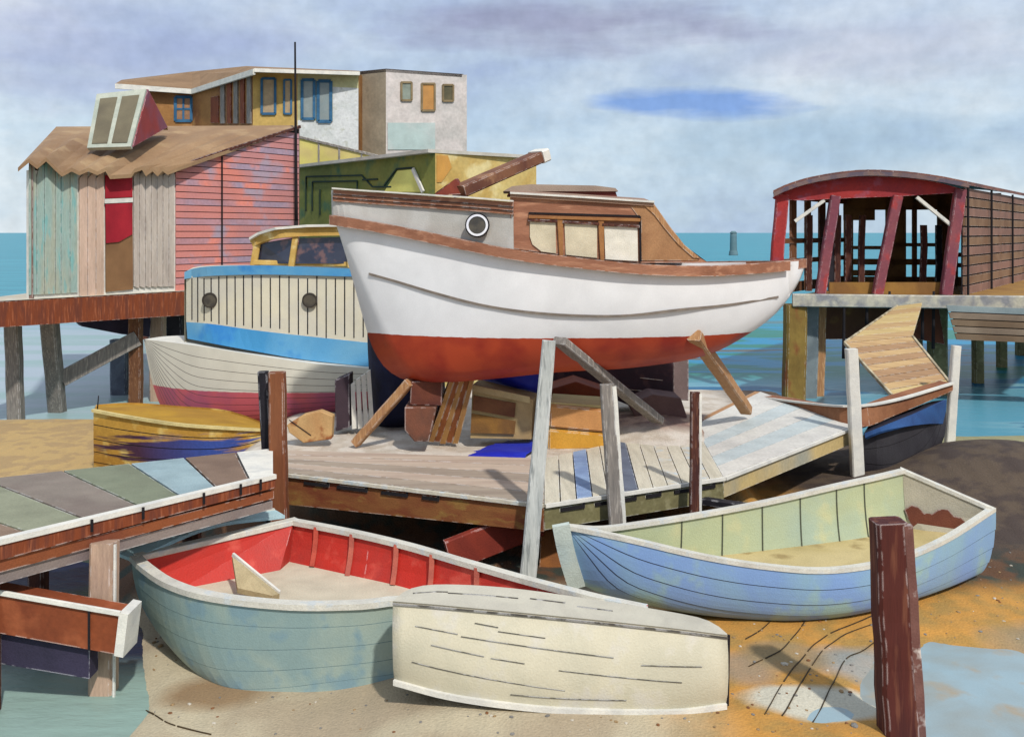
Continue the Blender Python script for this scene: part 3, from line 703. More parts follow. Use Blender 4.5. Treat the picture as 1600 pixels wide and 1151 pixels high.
def pile(parent, px0, py0, px1, py1, d0, d1, wpx, mat, name='post', down=.0, **k):
    mb = MB(); a = P(px0, py0, d0); b2 = P(px1, py1, d1); wd = wpx/F*(d0+d1)/2
    b2 = b2+(b2-a).normalized()*down
    mb.beam(b2, a, wd, wd*.8, seg=6, jit=.008*wd/.25, **k)
    return build(mb, name, mat, parent)
pile(t, 76, 490, 88, 628, 24.6, 25.6, 24, GREY, down=1.0)
pile(t, 212, 490, 212, 630, 26.2, 26.6, 19, BRN, down=1.2)
pile(t, 247, 480, 247, 600, 27.4, 27.4, 22, PINKW, down=1.5)
pile(t, 274, 485, 276, 600, 28.4, 28.4, 26, BLK, down=1.5)
pile(t, 20, 490, 24, 640, 24.2, 24.4, 22, GREY, down=1.0)
pile(t, 188, 530, 188, 640, 28.5, 28.5, 26, SLATE, down=1.0)
mb = MB(); mb.beam(P(96, 592, 25.4), P(215, 528, 26.2), .12, .42); build(mb, 'brace', GREY, t)
mb = MB(); mb.slab([P(120, 502, 25.6), P(236, 494, 26.9), P(234, 526, 26.9), P(190, 522, 26.4), P(128, 510, 25.7)], .3); build(mb, 'cross_beam', NAVYW := M('dark_violet_wood', (58, 52, 74), (46, 42, 60), scale=1), t)

# ================================================================== RIGHT PIER AND RED BOATHOUSE
zd = 2.72
B1 = Wall((1215, 28), (1508, 27.3)); BS = Wall((1508, 27.3), (1562, 32)); sv = Vector((3.45, 4.75, 0))
RED = M('red_paint_wood', (176, 54, 52), (150, 50, 58), c3=(160, 74, 88), scale=1, grain=16)
MAUV = M('faded_mauve_red', (150, 82, 88), (132, 70, 84), c3=(170, 66, 66), scale=.8, grain=16)
t = thing('boathouse', 'open fronted red boathouse with a low curved roof on the right pier', 'boathouse', B1.z(1360, zd))
mb = MB()
arc = [(1208, 303), (1235, 291), (1275, 280), (1340, 271), (1400, 272), (1460, 279), (1512, 289)]
T = [B1.p(x, y, .3) for x, y in arc]; Tb = rail(T, 17)
for k in range(16):
    a0, a1 = Tb[k], Tb[k+1]; u = Vector((0, 0, .1))
    mb.hexa([a0, a1, a1+sv*2.1, a0+sv*2.1], [a0+u, a1+u, a1+sv*2.1+u, a0+sv*2.1+u])
ro = build(mb, 'roof', M('red_brown_roof', (138, 92, 78), (112, 80, 76), scale=1, grain=14), t, merge=True)
mb = MB(); mb.sweep([p+Vector((0, -.06, .04)) for p in Tb], .1, .12); build(mb, 'roof_edge', M('dull_edge', (104, 92, 104), (136, 110, 104), scale=3), ro)
mb = MB(); mb.ribbon([B1.p(x, y+5, .08) for x, y in arc[:-1]+[(1505, 291)]], [B1.p(x, y, .08) for x, y in ((1210, 311), (1250, 313), (1300, 311), (1340, 309), (1400, 307), (1450, 304), (1505, 301))], .15); build(mb, 'header_beam', RED, t)
for (x0, y0, x1, y1, w_, m_) in ((1222, 304, 1214, 404, 19, RED), (1305, 306, 1284, 442, 15, MAUV), (1402, 306, 1371, 456, 15, MAUV), (1500, 296, 1478, 458, 17, MAUV)):
    mb = MB(); a = B1.p(x0, y0, .04); b2 = B1.p(x1, y1, .04); b2 = b2+(b2-a)*((b2.z-zd)/max(.01, a.z-b2.z)) if b2.z > zd+.02 else b2
    mb.beam(b2, a, w_/F*28, .22, seg=4, jit=.01); build(mb, 'front_post', m_, t)
for a, b2 in (((1242, 346), (1288, 313)), ((1432, 308), (1486, 352))):
    mb = MB(); mb.beam(B1.p(*a, .02), B1.p(*b2, .02), .1, .1); build(mb, 'corner_brace', OFFW, t)
# side wall of brown boards, on the right
mb = MB(); c0 = B1.z(1508, zd); zt0 = B1.p(1508, 291).z
nb = 11
for i in range(nb):
    z0 = zd+(zt0-zd)*i/nb; z1 = zd+(zt0-zd)*(i+1)/nb-.045
    mb.slab([c0+Vector((0, 0, z0-zd)), c0+sv*2.05+Vector((0, 0, z0-zd)), c0+sv*2.05+Vector((0, 0, z1-zd)), c0+Vector((0, 0, z1-zd))], .06, 1+i % 2, n=Vector((-1, .6, 0)).normalized())
ob_ = Vector((-.055, .04, 0)); mb.slab([c0+ob_, c0+sv*2.05+ob_, c0+sv*2.05+ob_+Vector((0, 0, zt0-zd-.05)), c0+ob_+Vector((0, 0, zt0-zd-.05))], .04, 0, n=Vector((-1, .6, 0)).normalized())
for f_ in (.0, .62, 1.3, 2.0): mb.beam(c0+sv*f_+Vector((.06, -.05, 0)), c0+sv*f_+Vector((.06, -.05, zt0-zd)), .05, .05, 0, bev=False)
build(mb, 'side_wall', [INK, M('mauve_brown_boards', (150, 112, 96), (132, 98, 84), scale=.8), M('tan_brown_boards', (144, 112, 84), (126, 92, 66), scale=.8)], t)
mb = MB(); c1 = B1.z(1470, zd)+sv; l0 = B1.z(1222, zd)+sv; r0 = c0+sv
hh = zt0-zd
for u0, u1, z0, z1 in ((0, .06, 0, hh), (.27, .33, 0, hh), (.60, .66, 0, hh), (.95, 1, 0, hh), (0, 1, hh-.55, hh), (0, .62, .68, .88), (.3, .62, 1.3, 1.42), (0, 1, 0, .28), (.72, .95, .6, .75), (.72, .95, .95, 1.1), (.06, .27, 1.2, 1.32), (.44, .47, 0, hh), (.33, .40, 0, hh-.4), (.66, .73, 0, hh-.4), (0, .2, hh-.9, hh-.5), (.72, 1, hh-1.0, hh-.5), (.9, .96, 0, hh-.4), (0, .27, .3, .5), (.78, .82, 0, hh)):
    a = l0.lerp(r0, u0); b2 = l0.lerp(r0, u1); mb.slab([a+Vector((0, 0, z0)), b2+Vector((0, 0, z0)), b2+Vector((0, 0, z1)), a+Vector((0, 0, z1))], .06+.01*u0+.013*z0, n=Vector((0, 1, 0)))
build(mb, 'back_wall', M('warm_brown_wall', (138, 100, 56), (116, 80, 46), scale=1, grain=14), t)
for fx, pz in ((1240, .35), (1252, .4), (1262, .35), (1275, .4), (1285, .35), (1300, .5), (1318, .5), (1418, .6), (1434, .6), (1452, .6)):
    mb = MB(); q = B1.z(fx-8+14*pz, zd)+sv*(.25+.3*((fx*7) % 5)/5)
    mb.beam(q, q+Vector((.03, 0, 2.3 if fx < 1400 else 2.0)), .19, .1, seg=3, jit=.02); build(mb, 'hanging_board' if 0 else 'upright_board', DBRN if fx % 3 else BLK, t)
mb = MB()
for u0, u1, z0, z1 in ((0, 1, 0, .3), (0, 1, .85, 1.0), (0, 1, 1.45, 1.6), (0, 1, hh-.35, hh-.1), (.12, .2, 0, hh-.1), (.34, .42, 0, hh-.1), (.56, .66, 0, hh-.1), (.8, .9, 0, hh-.1)):
    a = B1.z(1222, zd).lerp(l0, u0); b2 = B1.z(1222, zd).lerp(l0, u1); o_ = Vector((.02+.03*z0*u1, 0, 0)); mb.slab([a+o_+Vector((0, 0, z0)), b2+o_+Vector((0, 0, z0)), b2+o_+Vector((0, 0, z1)), a+o_+Vector((0, 0, z1))], .06, n=Vector((-1, 0, 0)))
build(mb, 'slatted_side', BRN, t)
mb = MB(); mb.slab([B1.p(1296, 441, -.12), B1.p(1472, 441, -.12), B1.z(1472, zd, -.12), B1.z(1296, zd, -.12)], .08, n=-B1.n); build(mb, 'sill_board', M('ochre_sill', (164, 122, 60), (140, 100, 54), scale=1), t)
# deck + pier
t = rp = thing('right_pier', 'pier on ochre posts under the red boathouse', 'pier', Q(1400, -.3, 28))
mb = MB(); a = B1.z(1243, zd-.004, .7); b2 = B1.z(1700, zd-.004, .7)
mb.slab([a, b2, b2+sv*2.6, a+sv*2.4], .14, n=Vector((0, 0, -1))); build(mb, 'deck', M('ochre_brown_deck', (170, 130, 66), (150, 112, 62), scale=.8), t)
mb = MB(); mb.beam(a+Vector((-.1, -.05, -.14)), b2+Vector((0, -.05, -.14)), .2, .36, seg=6, jit=.006); build(mb, 'edge_beam', M('chalky_grey_beam', (202, 196, 176), (150, 150, 152), scale=2.2, grain=16), t)
pile(t, 1243, 475, 1240, 640, 27.4, 27.4, 32, OLV2 := M('ochre_olive_post', (150, 124, 58), (126, 98, 46), c3=(130, 74, 40), scale=.9, grain=14, st=(1, 1, .5)), down=1.2)
pile(t, 1268, 475, 1264, 640, 27.9, 27.9, 20, M('blue_grey_post', (132, 144, 148), (110, 122, 128), scale=1.5), down=1.2)
pile(t, 1284, 475, 1280, 640, 28.2, 28.2, 13, TAN, down=1.2)
pile(t, 1465, 475, 1465, 640, 28.4, 28.4, 26, OLV, down=1.2)
for k_ in (.75, 1.5, 2.2):
    for x_ in (1262, 1480, 1680):
        q_ = B1.z(x_, zd-.16, .3)+sv*k_; mb = MB(); mb.beam(Vector((q_.x, q_.y, -1.5)), q_, .3, .3, seg=3, jit=.01); build(mb, 'post', OLV, t)
mb = MB(); mb.slab([P(1284, 476, 29.2), P(1400, 474, 29.2), P(1395, 528, 29.2), P(1286, 530, 29.2)], .1); mb.slab([P(1400, 476, 29.3), P(1480, 478, 29.3), P(1480, 524, 29.3), P(1402, 526, 29.3)], .1); build(mb, 'skirt_board', M('deep_brown_board', (104, 68, 42), (84, 50, 38), c3=(126, 96, 50), scale=.7), t)
for x, y0, y1, dd in ((1318, 470, 560, 27.0), (1354, 462, 506, 27.0), (1389, 455, 486, 27.0), (1441, 474, 530, 27.0), (1458, 455, 545, 26.9)):
    mb = MB(); mb.log(P(x, y1, dd), P(x+1, y0, dd), .05, .035, n=8, seg=4)
    build(mb, 'iron_rod', INK, label={1318: 'leftmost and longest thin black rod hanging under the right pier', 1354: 'short thin black rod second from the left under the pier beam', 1389: 'shortest black rod just above the folded ramp', 1441: 'thin black rod in front of the brown sail bundle, nearer the ramp', 1458: 'black rod crossing the pier beam above the brown sail bundle'}[x], cat='rod', group='iron rods under the right pier')
mb = MB(); mb.hexa([P(1447, 476, 27.6), P(1466, 474, 27.6), P(1476, 538, 27.5), P(1424, 528, 27.5)], [P(1450, 476, 28), P(1464, 474, 28), P(1474, 538, 28.1), P(1428, 528, 28.1)])
build(mb, 'furled_sail', M('red_brown_canvas', (116, 62, 40), (96, 50, 36), scale=1), label='dark red brown canvas bundle hanging under the boathouse pier', cat='sail')
# ramp of planks
t = thing('plank_ramp', 'bent ramp of tan cross planks coming down from the right pier', 'ramp', P(1440, 612, 19.5))
U = [P(1320, 535, 21.5), P(1402, 478, 26.5), P(1441, 473, 26.6), P(1426, 525, 22.5)]; Lw = [P(1320, 536, 21.5), P(1426, 526, 22.4), P(1487, 602, 19.6), P(1396, 620, 18.9)]
TN1 = M('ramp_plank_tan', (206, 172, 122), (190, 152, 108), scale=1.5, grain=18, st=(.35, 5, 5)); TN2 = M('ramp_plank_brown', (180, 142, 104), (166, 130, 96), scale=1.5, grain=18, st=(.35, 5, 5)); TN3 = M('ramp_plank_yellow', (216, 190, 132), (204, 174, 118), scale=1.5, grain=18, st=(.35, 5, 5))
mb = MB(); mb.boards(U[0], U[3], U[2], U[1], 7, .06, .03, (0, 2, 0, 2, 2, 0, 2)); build(mb, 'upper_flight', [TN1, TN2, TN3], t)
mb = MB(); mb.boards(Lw[3], Lw[2], Lw[1], Lw[0], 9, .06, .03, (2, 0, 1, 1, 0, 1, 0, 1, 0)); build(mb, 'lower_flight', [TN1, TN2, TN3], t)
mb = MB(); mb.beam(Lw[0], Lw[3], .05, .07); mb.beam(Lw[1], Lw[2], .05, .07); mb.beam(U[0], U[1], .05, .06); build(mb, 'side_rail', M('straw_rail', (214, 200, 168), (150, 136, 110), scale=3), t)
mb = MB()
for k in range(5):
    y0 = 477+k*11.0; x0 = 1479+k*3.2; mb.slab([P(x0, y0, 26.3), P(1720, y0+10, 25.6), P(1720, y0+19, 25.6), P(x0+3, y0+9.4, 26.3)], .06, (1, 0, 2, 0, 2)[k])
mb.slab([P(1484, 480, 26.5), P(1720, 488, 25.8), P(1720, 540, 25.8), P(1498, 528, 26.5)], .04, 3)
build(mb, 'plank_skirt', [M('skirt_taupe', (156, 136, 116), (136, 116, 98), scale=.8), M('skirt_blue_grey', (160, 172, 172), (140, 152, 154), scale=.8), M('skirt_brown', (140, 116, 92), (124, 100, 78), scale=.8), INK], rp)
# channel marker out at sea
t = thing('channel_marker', 'faint dark post standing far out in the turquoise sea', 'marker', P(1146, 397, 150))
mb = MB(); mb.log(P(1146, 398, 150), P(1146, 364, 150), .6, .5, n=10); mb.log(P(1146, 399, 150), P(1146, 392, 150), .75, .65, n=10); build(mb, 'shaft', M('marker_brown', (110, 140, 146), (104, 128, 136), scale=.3), t)
mb = MB(); mb.log(P(1146, 364, 150), P(1146, 361, 150), .6, .3, n=10); build(mb, 'cap', _m['marker_brown'], t)
# ================================================================== BLUE AND WHITE CABIN BOAT
t = thing('cabin_boat', 'white and blue cabin boat with yellow wheelhouse and pink bottom beside the shed', 'boat', Q(420, .3, 19.6))
SN = [P(225, 530, 20.3), P(262, 534, 19.7), P(320, 542, 19.2), P(400, 555, 18.9), P(500, 569, 18.8), P(588, 576, 18.9)]
SF = [P(225, 530, 20.3), Q(262, SN[1].z, 20.8), Q(320, SN[2].z, 21.3), Q(395, SN[3].z, 21.6), Q(490, SN[4].z, 21.6), Q(578, SN[5].z, 21.3)]
KL = [P(225, 530, 20.3), P(234, 580, 20.2), P(246, 622, 20.1), P(264, 652, 20.0), P(300, 665, 19.8), P(420, 657, 19.6), P(520, 645, 19.6), P(588, 634, 19.6)]
def two_tone(name, up, low, zoff, world_z, upv=.05, tilt=0.0, x0=0.0, lo2=None):
    """one painted hull: topside colour above a painted waterline (height in the object's own space)"""
    m = M(name, up, [v*.97 for v in up], var=upv, rough=.5, bump=.04, scale=1.2).copy(); m.name = name+'_two_tone'
    nt = m.node_tree; N = nt.nodes; L = nt.links
    mx = [n for n in N if n.type == 'MIX'][0]; hs = [n for n in N if n.type == 'HUE_SAT'][0]
    tc = [n for n in N if n.type == 'TEX_COORD'][0]; sp = N.new('ShaderNodeSeparateXYZ'); L.new(tc.outputs['Object'], sp.inputs[0])
    ns = N.new('ShaderNodeTexNoise'); ns.inputs['Scale'].default_value = 9; L.new(tc.outputs['Object'], ns.inputs['Vector'])
    def mt(op, a, b):
        nd = N.new('ShaderNodeMath'); nd.operation = op
        for i, v in enumerate((a, b)):
            if isinstance(v, (int, float)): nd.inputs[i].default_value = v
            else: L.new(v, nd.inputs[i])
        return nd.outputs[0]
    z = mt('ADD', mt('ADD', sp.outputs[2], mt('MULTIPLY', sp.outputs[0], tilt)), mt('MULTIPLY', ns.outputs['Fac'], .02))
    k = mt('GREATER_THAN', z, world_z-zoff+.01)
    mm = N.new('ShaderNodeMix'); mm.data_type = 'RGBA'
    n2 = N.new('ShaderNodeTexNoise'); n2.inputs['Scale'].default_value = 1.3; n2.inputs['Detail'].default_value = 5; L.new(tc.outputs['Object'], n2.inputs['Vector'])
    ml = N.new('ShaderNodeMix'); ml.data_type = 'RGBA'; ml.inputs[6].default_value = rgb(low); ml.inputs[7].default_value = rgb(lo2 or [v*.85 for v in low])
    mr = N.new('ShaderNodeMapRange'); mr.inputs['From Min'].default_value = .42; mr.inputs['From Max'].default_value = .6; L.new(n2.outputs['Fac'], mr.inputs[0]); L.new(mr.outputs[0], ml.inputs[0])
    L.new(k, mm.inputs[0]); L.new(ml.outputs[2], mm.inputs[6]); L.new(mx.outputs[2], mm.inputs[7]); L.new(mm.outputs[2], hs.inputs['Color'])
    return m
wz = P(400, 614, 18.9).z
mb = MB(); A, B, KK = hull_mesh(mb, SN, SF, KL, n=30, m=13, p=.62, q=.95, seam=.011, lap=.006)
for i in range(30): mb.face((A[i], A[i+1], B[i+1], B[i]), 2)
build(mb, 'hull', [two_tone('boat_ivory', (226, 222, 206), (208, 100, 108), t.location.z, wz, tilt=-.012, lo2=(176, 90, 116)), M('thin_grey_seam', (96, 88, 88)), OFFW], t)
SKY = M('sky_blue_paint', (72, 154, 208), (118, 178, 212), scale=.5, var=.08, rough=.5, c3=(56, 136, 204))
CR = M('cream_planking', (230, 222, 196), (220, 214, 196), scale=1, var=.06, rough=.6)
def B_(x, y, d=None):  # near cabin side curve depth
    if d is None: d = 19.75 if x <= 296 else (19.75-.62*sm(290, 360, x))
    return P(x, y, d)
bt = [(291, 503), (330, 506), (400, 516), (470, 524), (545, 532), (582, 536)]; bb = [(293, 529), (340, 538), (400, 549), (470, 561), (540, 569), (582, 573)]
mb = MB(); mb.ribbon([B_(*p) for p in bt], [B_(x, y, B_(x, y).y-.05) for x, y in bb], .08, 24); build(mb, 'blue_band', SKY, t)
ct = [(291, 432), (330, 430), (400, 429), (470, 430), (545, 431), (582, 432)]
mb = MB(); mb.ribbon([B_(*p) for p in ct], [B_(x, y) for x, y in bt], .08, 24, 0, seams=21, seam_w=.022); cw = build(mb, 'cabin_side', [CR, INK], t)
rt = [(288, 425), (300, 420), (330, 416), (400, 415), (470, 417), (545, 420), (582, 421)]; rb_ = [(288, 436), (300, 434), (330, 431), (400, 429), (470, 430), (545, 432), (582, 433)]
mb = MB(); mb.ribbon([B_(x, y, B_(x, y).y-.06) for x, y in rt], [B_(x, y, B_(x, y).y-.06) for x, y in rb_], .16, 24); build(mb, 'blue_rail', SKY, t)
mb = MB()   # cabin top, and the round front returning to the far side
nt_ = rail([B_(x, y+4) for x, y in rt], 16); ft_ = rail([B_(288, 429, 19.8), Q(300, nt_[2].z, 20.4), Q(340, nt_[4].z, 21.1), Q(450, nt_[9].z, 21.3), Q(575, nt_[15].z, 21.2)], 16)
for i in range(15): mb.face((nt_[i], nt_[i+1], ft_[i+1], ft_[i]))
for i in range(15): mb.face((ft_[i], ft_[i+1], Vector((ft_[i+1].x, ft_[i+1].y, 1.9)), Vector((ft_[i].x, ft_[i].y, 1.9))))
build(mb, 'cabin_top', CR, t)
for px, py, r in ((328, 469, .155), (484, 469, .15)):
    c = B_(px, py, B_(px, py).y-.05); mb = MB(); mb.ring(c, r*.82, r, (0, -1, 0), .03); po = build(mb, 'porthole', M('porthole_rim', (70, 62, 54), rough=.4), t)
    mb = MB(); mb.disc(c, r*.84, (0, -1, 0), .016); build(mb, 'glass', BRASS, po)
YW = M('wheelhouse_yellow', (222, 184, 104), (208, 164, 84), c3=(232, 206, 144), scale=1.4)
wh = MB(); yb = 418
wtop = [(391, 374), (405, 366), (432, 358), (480, 354), (548, 353), (590, 354)]
wbt = [(395, 386), (410, 378), (435, 372), (480, 369), (548, 368), (590, 369)]
dw = lambda x: 19.9-.5*sm(392, 440, x)
wh.ribbon([P(x, y, dw(x)-.1) for x, y in wtop], [P(x, y, dw(x)-.1) for x, y in wbt], .1, 20)
fr2 = rail([P(x, y, dw(x)-.1) for x, y in wtop], 14); bk2 = [Vector((p.x*.99+.0, 21.0, p.z)) for p in fr2]
for i in range(13): wh.hexa([fr2[i], fr2[i+1], bk2[i+1], bk2[i]], [q-Vector((0, 0, .07)) for q in (fr2[i], fr2[i+1], bk2[i+1], bk2[i])])
wo = build(wh, 'wheelhouse_roof', YW, t)
mb = MB(); mb.sweep([P(x, y-3, dw(x)-.16) for x, y in wtop], .08, .05); build(mb, 'roof_trim', OFFW, wo)
mb = MB()
for x0, y0, x1, y1, wpx in ((403, 378, 396, yb, 11), (462, 370, 455, yb, 9), (545, 368, 548, yb, 9)): mb.beam(P(x0, y0, dw(x0)-.02), P(x1, y1, dw(x1)-.02), wpx/F*19.5, .1)
for x0, y0, d0, y1 in ((403, 378, 21, yb), (548, 368, 21, yb)): mb.beam(P(x0, y0, d0), P(x0, y1, d0), .13, .1)
mb.beam(P(398, 410, 19.7), P(590, 413, 19.4), .1, .1)
build(mb, 'wheelhouse_frame', YW, t)
for q in ([(408, 380), (456, 372), (452, 412), (402, 411)], [(468, 372), (544, 370), (546, 412), (461, 412)]):
    mb = MB(); mb.slab([P(x, y, dw(x)+.03) for x, y in q], .015); build(mb, 'wheelhouse_window', GLASS, t)
# ================================================================== WHITE CRUISER
t = thing('cabin_cruiser', 'large white cruiser with brown cabin and red bottom, propped up in the middle', 'boat', P(850, 520, 15.9))
dS = lambda x: 15.62-1.02*sm(515, 860, x)**.8+1.33*max(0, (x-950)/308)**2.4 if x < 1259 else 16
SNp = [(521, 338), (545, 342), (600, 351), (700, 371), (800, 391), (900, 404), (1000, 414), (1100, 417), (1180, 413), (1230, 409), (1258, 406)]
SN = [P(x, y, dS(x)) for x, y in SNp]; yc = 15.8
SF = [Vector((p.x+(0.02 if 0 else 0), 2*yc-p.y if abs(2*yc-p.y-p.y) > .35 else p.y, p.z)) for p in SN]
SN[0] = P(521, 338, 15.75); SF[0] = SN[0].copy(); SN[-1] = P(1259, 406, 15.95); SF[-1] = SN[-1].copy()
KL = [SN[0], P(536, 385, 15.75), P(552, 440, 15.78), P(567, 495, 15.8), P(583, 545, 15.8), P(608, 580, 15.8), P(650, 597, 15.8), P(720, 593, 15.8), P(850, 580, 15.8), P(970, 573, 15.8), P(1090, 556, 15.8), P(1165, 524, 15.83), P(1212, 490, 15.88), P(1243, 450, 15.92), P(1256, 422, 15.95), SN[-1]]
mb = MB(); A, B, KK = hull_mesh(mb, SN, SF, KL, n=60, m=2, p=.62, q=1.0, seam=0, lap=0, transom=False)
for f in mb.bm.faces: f.smooth = True
wz = P(800, 529, 14.75).z
HM = two_tone('cruiser_white', (255, 255, 255), (192, 76, 44), t.location.z, wz, tilt=-.006, lo2=(160, 50, 36))
bmesh.ops.remove_doubles(mb.bm, verts=mb.bm.verts, dist=.002)
build(mb, 'hull', HM, t)
mb = MB()   # cove line a little proud of the planking
def on_hull(px, py):
    """point on the near skin under this pixel"""
    best = None
    for i in range(len(A)):
        sec = section(A[i], KK[i], 40, .62, 1.0)
        for q in sec:
            qx = 800+F*q.x/q.y; qy = HY+(H-q.z)/q.y*F; e = (qx-px)**2+(qy-py)**2
            if best is None or e < best[0]: best = (e, q)
    return P(px, py, best[1].y)
cov = [(577, 426), (620, 438), (680, 456), (750, 474), (820, 485), (900, 491), (980, 491), (1060, 482), (1140, 474), (1215, 462)]
cp = rail([on_hull(*p)+Vector((0, -.02, 0)) for p in cov], 40)
mb.sweep(cp, .03, .035); build(mb, 'cove_line', M('cove_grey', (140, 128, 116), scale=6), t)
MAHOG = M('mahogany', (172, 118, 90), (154, 102, 76), c3=(186, 134, 104), scale=1.4, grain=22, st=(.5, 3, 3), rough=.55)
mb = MB()
Srl = rail([SN[0]+Vector((-.03, -.03, 0))]+[p+Vector((0, -.075, 0)) for p in SN[1:-2]]+[SN[-2]+Vector((.0, -.06, 0))], 60)
mb.sweep([p+Vector((0, 0, .02)) for p in Srl], .09, .16); mb.sweep(rail([p+Vector((0, .05, .02)) for p in SF], 60), .07, .15); build(mb, 'rubbing_strake', MAHOG, t)
# raised foredeck side
TP = [(520, 297), (560, 300), (620, 304), (680, 308), (740, 312), (802, 317)]
dT = lambda x: dS(x)+.06
top = [P(x, y, 15.7 if x == 520 else dT(x)) for x, y in TP]
sb = [P(x, y, (15.74 if x == 521 else dS(x)+.02)) for x, y in SNp[:4]+[(802, 391)]]
mb = MB(); mb.ribbon(top, sb, .06, 26, 0); build(mb, 'foredeck_side', M('grey_white_topside', (206, 204, 198), (190, 186, 178), scale=1.4, var=.1), t)
cap = [P(x, y-1, (15.66 if x == 520 else dT(x)-.06)) for x, y in TP]
mb = MB(); mb.ribbon(cap, [p-Vector((0, 0, .19)) for p in cap], .12, 26, 0)
for k in (.07, .13): mb.sweep([p+Vector((0, -.008, -k)) for p in rail(cap, 26)], .02, .012, 1)
build(mb, 'cap_rail', [MAHOG, INK], t)
mb = MB(); mb.sweep([p+Vector((0, -.02, .03)) for p in rail(cap, 26)], .06, .025); build(mb, 'rail_edge', OFFW, t)
# far side of the bow and cabin, foredeck
farT = [Vector((p.x, (31.6-p.y) if i else p.y, p.z)) for i, p in enumerate(top)]; farS = [Vector((p.x, (31.6-p.y) if i else p.y, p.z)) for i, p in enumerate(sb)]
mb = MB(); mb.ribbon(farT, farS, .06, 20, 0); build(mb, 'far_foredeck_side', _m['grey_white_topside'], t)
mb = MB(); a_, b_ = rail(top, 20), rail(farT, 20)
for i in range(19): mb.face([p-Vector((0, 0, .05)) for p in (a_[i], a_[i+1], b_[i+1], b_[i])])
build(mb, 'foredeck', M('dull_deck', (150, 112, 86), (132, 96, 74), scale=1), t)
# cabin
dc = 14.72
cs = [(797, 303), (900, 309), (1020, 317), (1030, 331), (1046, 354), (1068, 382), (1092, 402), (1106, 410), (1000, 411), (900, 401), (797, 388)]
mb = MB(); mb.slab([P(x, y, dc) for x, y in cs], .08); cab = build(mb, 'cabin_side', MAHOG, t)
mb = MB(); mb.slab([Vector((P(x, y, dc).x, 16.85, P(x, y, dc).z)) for x, y in cs], .08); build(mb, 'cabin_side', MAHOG, t)
mb = MB(); mb.slab([P(x, y, dc-.012) for x, y in ((985, 322), (1008, 321), (1020, 330), (1036, 352), (1058, 381), (1084, 402), (1092, 407), (1002, 407), (1002, 345))], .02)
build(mb, 'after_panel', M('tan_mahogany', (184, 138, 96), (166, 120, 82), scale=1.4), cab)
mb = MB(); mb.slab([P(x, y, dc-.03) for x, y in ((1003, 318), (1021, 317), (1031, 331), (1047, 354), (1069, 382), (1094, 403), (1084, 403), (1060, 382), (1038, 356), (1022, 335))], .05); build(mb, 'cabin_trim', TAN, cab)
r0 = [P(797, 302, dc-.05), P(900, 308, dc-.05), P(1022, 316, dc-.05)]
mb = MB()
bkk = [Vector((p.x, 16.98, p.z)) for p in r0]
crown = [Vector((p.x, 15.8, p.z+.1)) for p in r0]
for u, v in ((r0, crown), (crown, bkk)):
    for i in range(2): mb.hexa([u[i], u[i+1], v[i+1], v[i]], [q-Vector((0, 0, .06)) for q in (u[i], u[i+1], v[i+1], v[i])])
build(mb, 'cabin_roof', M('roof_canvas', (172, 140, 118), (156, 124, 104), scale=1), cab)
mb = MB(); mb.sweep([p+Vector((0, -.01, .02)) for p in rail(r0, 8)], .05, .03); build(mb, 'roof_edge', OFFW, cab)
mb = MB()
aft = [(1020, 317), (1030, 331), (1046, 354), (1068, 382), (1106, 410)]
for i in range(4):
    p, q = P(*aft[i], dc), P(*aft[i+1], dc); mb.face((p, q, Vector((q.x, 16.85, q.z)), Vector((p.x, 16.85, p.z))))
p, q = P(797, 303, dc), P(797, 388, dc); mb.face((p, q, Vector((q.x, 16.85, q.z)), Vector((p.x, 16.85, p.z))))
build(mb, 'cabin_end', MAHOG, cab)
hx_ = [(828, 344, 869, 345, 868, 397, 848, 394), ]
wins = [[(828, 346), (868, 348), (869, 396), (846, 393), (832, 382), (828, 370)], [(882, 349), (933, 352), (933, 403), (884, 398)], [(944, 353), (996, 356), (997, 408), (946, 405)]]
WG1 = M('cabin_blind', (228, 216, 186), (212, 200, 170), scale=2, rough=.4, spec=.5); WG2 = M('cabin_blind_pale', (250, 244, 228), (238, 232, 214), scale=2, rough=.4, spec=.5)
for k, q in enumerate(wins):
    mb = MB(); mb.slab([P(x, y, dc-.02) for x, y in q], .03); wo = build(mb, 'cabin_window', WG2 if k == 2 else WG1, cab)
    mb = MB(); mb.beam(P(q[0][0]-3, q[0][1]-2, dc-.035), P(q[1][0]+3, q[1][1]-2, dc-.035), .05, .04); build(mb, 'window_head', DBRN, wo)
mb = MB(); OB = M('ochre_batten', (176, 124, 74), (160, 106, 62), scale=2)
mb.beam(P(826, 339, dc-.02), P(1000, 344, dc-.02), .09, .05)
for x, y0, y1 in ((875, 342, 404), (939, 345, 410)): mb.beam(P(x, y0, dc-.03), P(x+2, y1, dc-.03), .09, .04, w2=.6)
mb.beam(P(1000, 338, dc-.03), P(1001, 409, dc-.03), .03, .03, 1); mb.beam(P(826, 333, dc-.02), P(1000, 338, dc-.02), .02, .03, 1)
build(mb, 'window_batten', [OB, INK], cab)
c = P(746, 352, dS(746)-.06); mb = MB(); mb.ring(c, .135, .168, (-.1, -1, .05), .04); po = build(mb, 'porthole', WHITE, t)
mb = MB(); mb.ring(c, .168, .19, (-.1, -1, .05), .02); build(mb, 'rim', INK, po)
mb = MB(); mb.disc(c, .14, (-.1, -1, .05), .02); build(mb, 'glass', BRASS, po)
mb = MB()  # cockpit deck
a_, b_ = rail(SN, 40), rail(SF, 40)
for i in range(39): mb.face([p-Vector((0, 0, .06)) for p in (a_[i], a_[i+1], b_[i+1], b_[i])])
build(mb, 'deck', M('dull_deck', (150, 112, 86)), t)
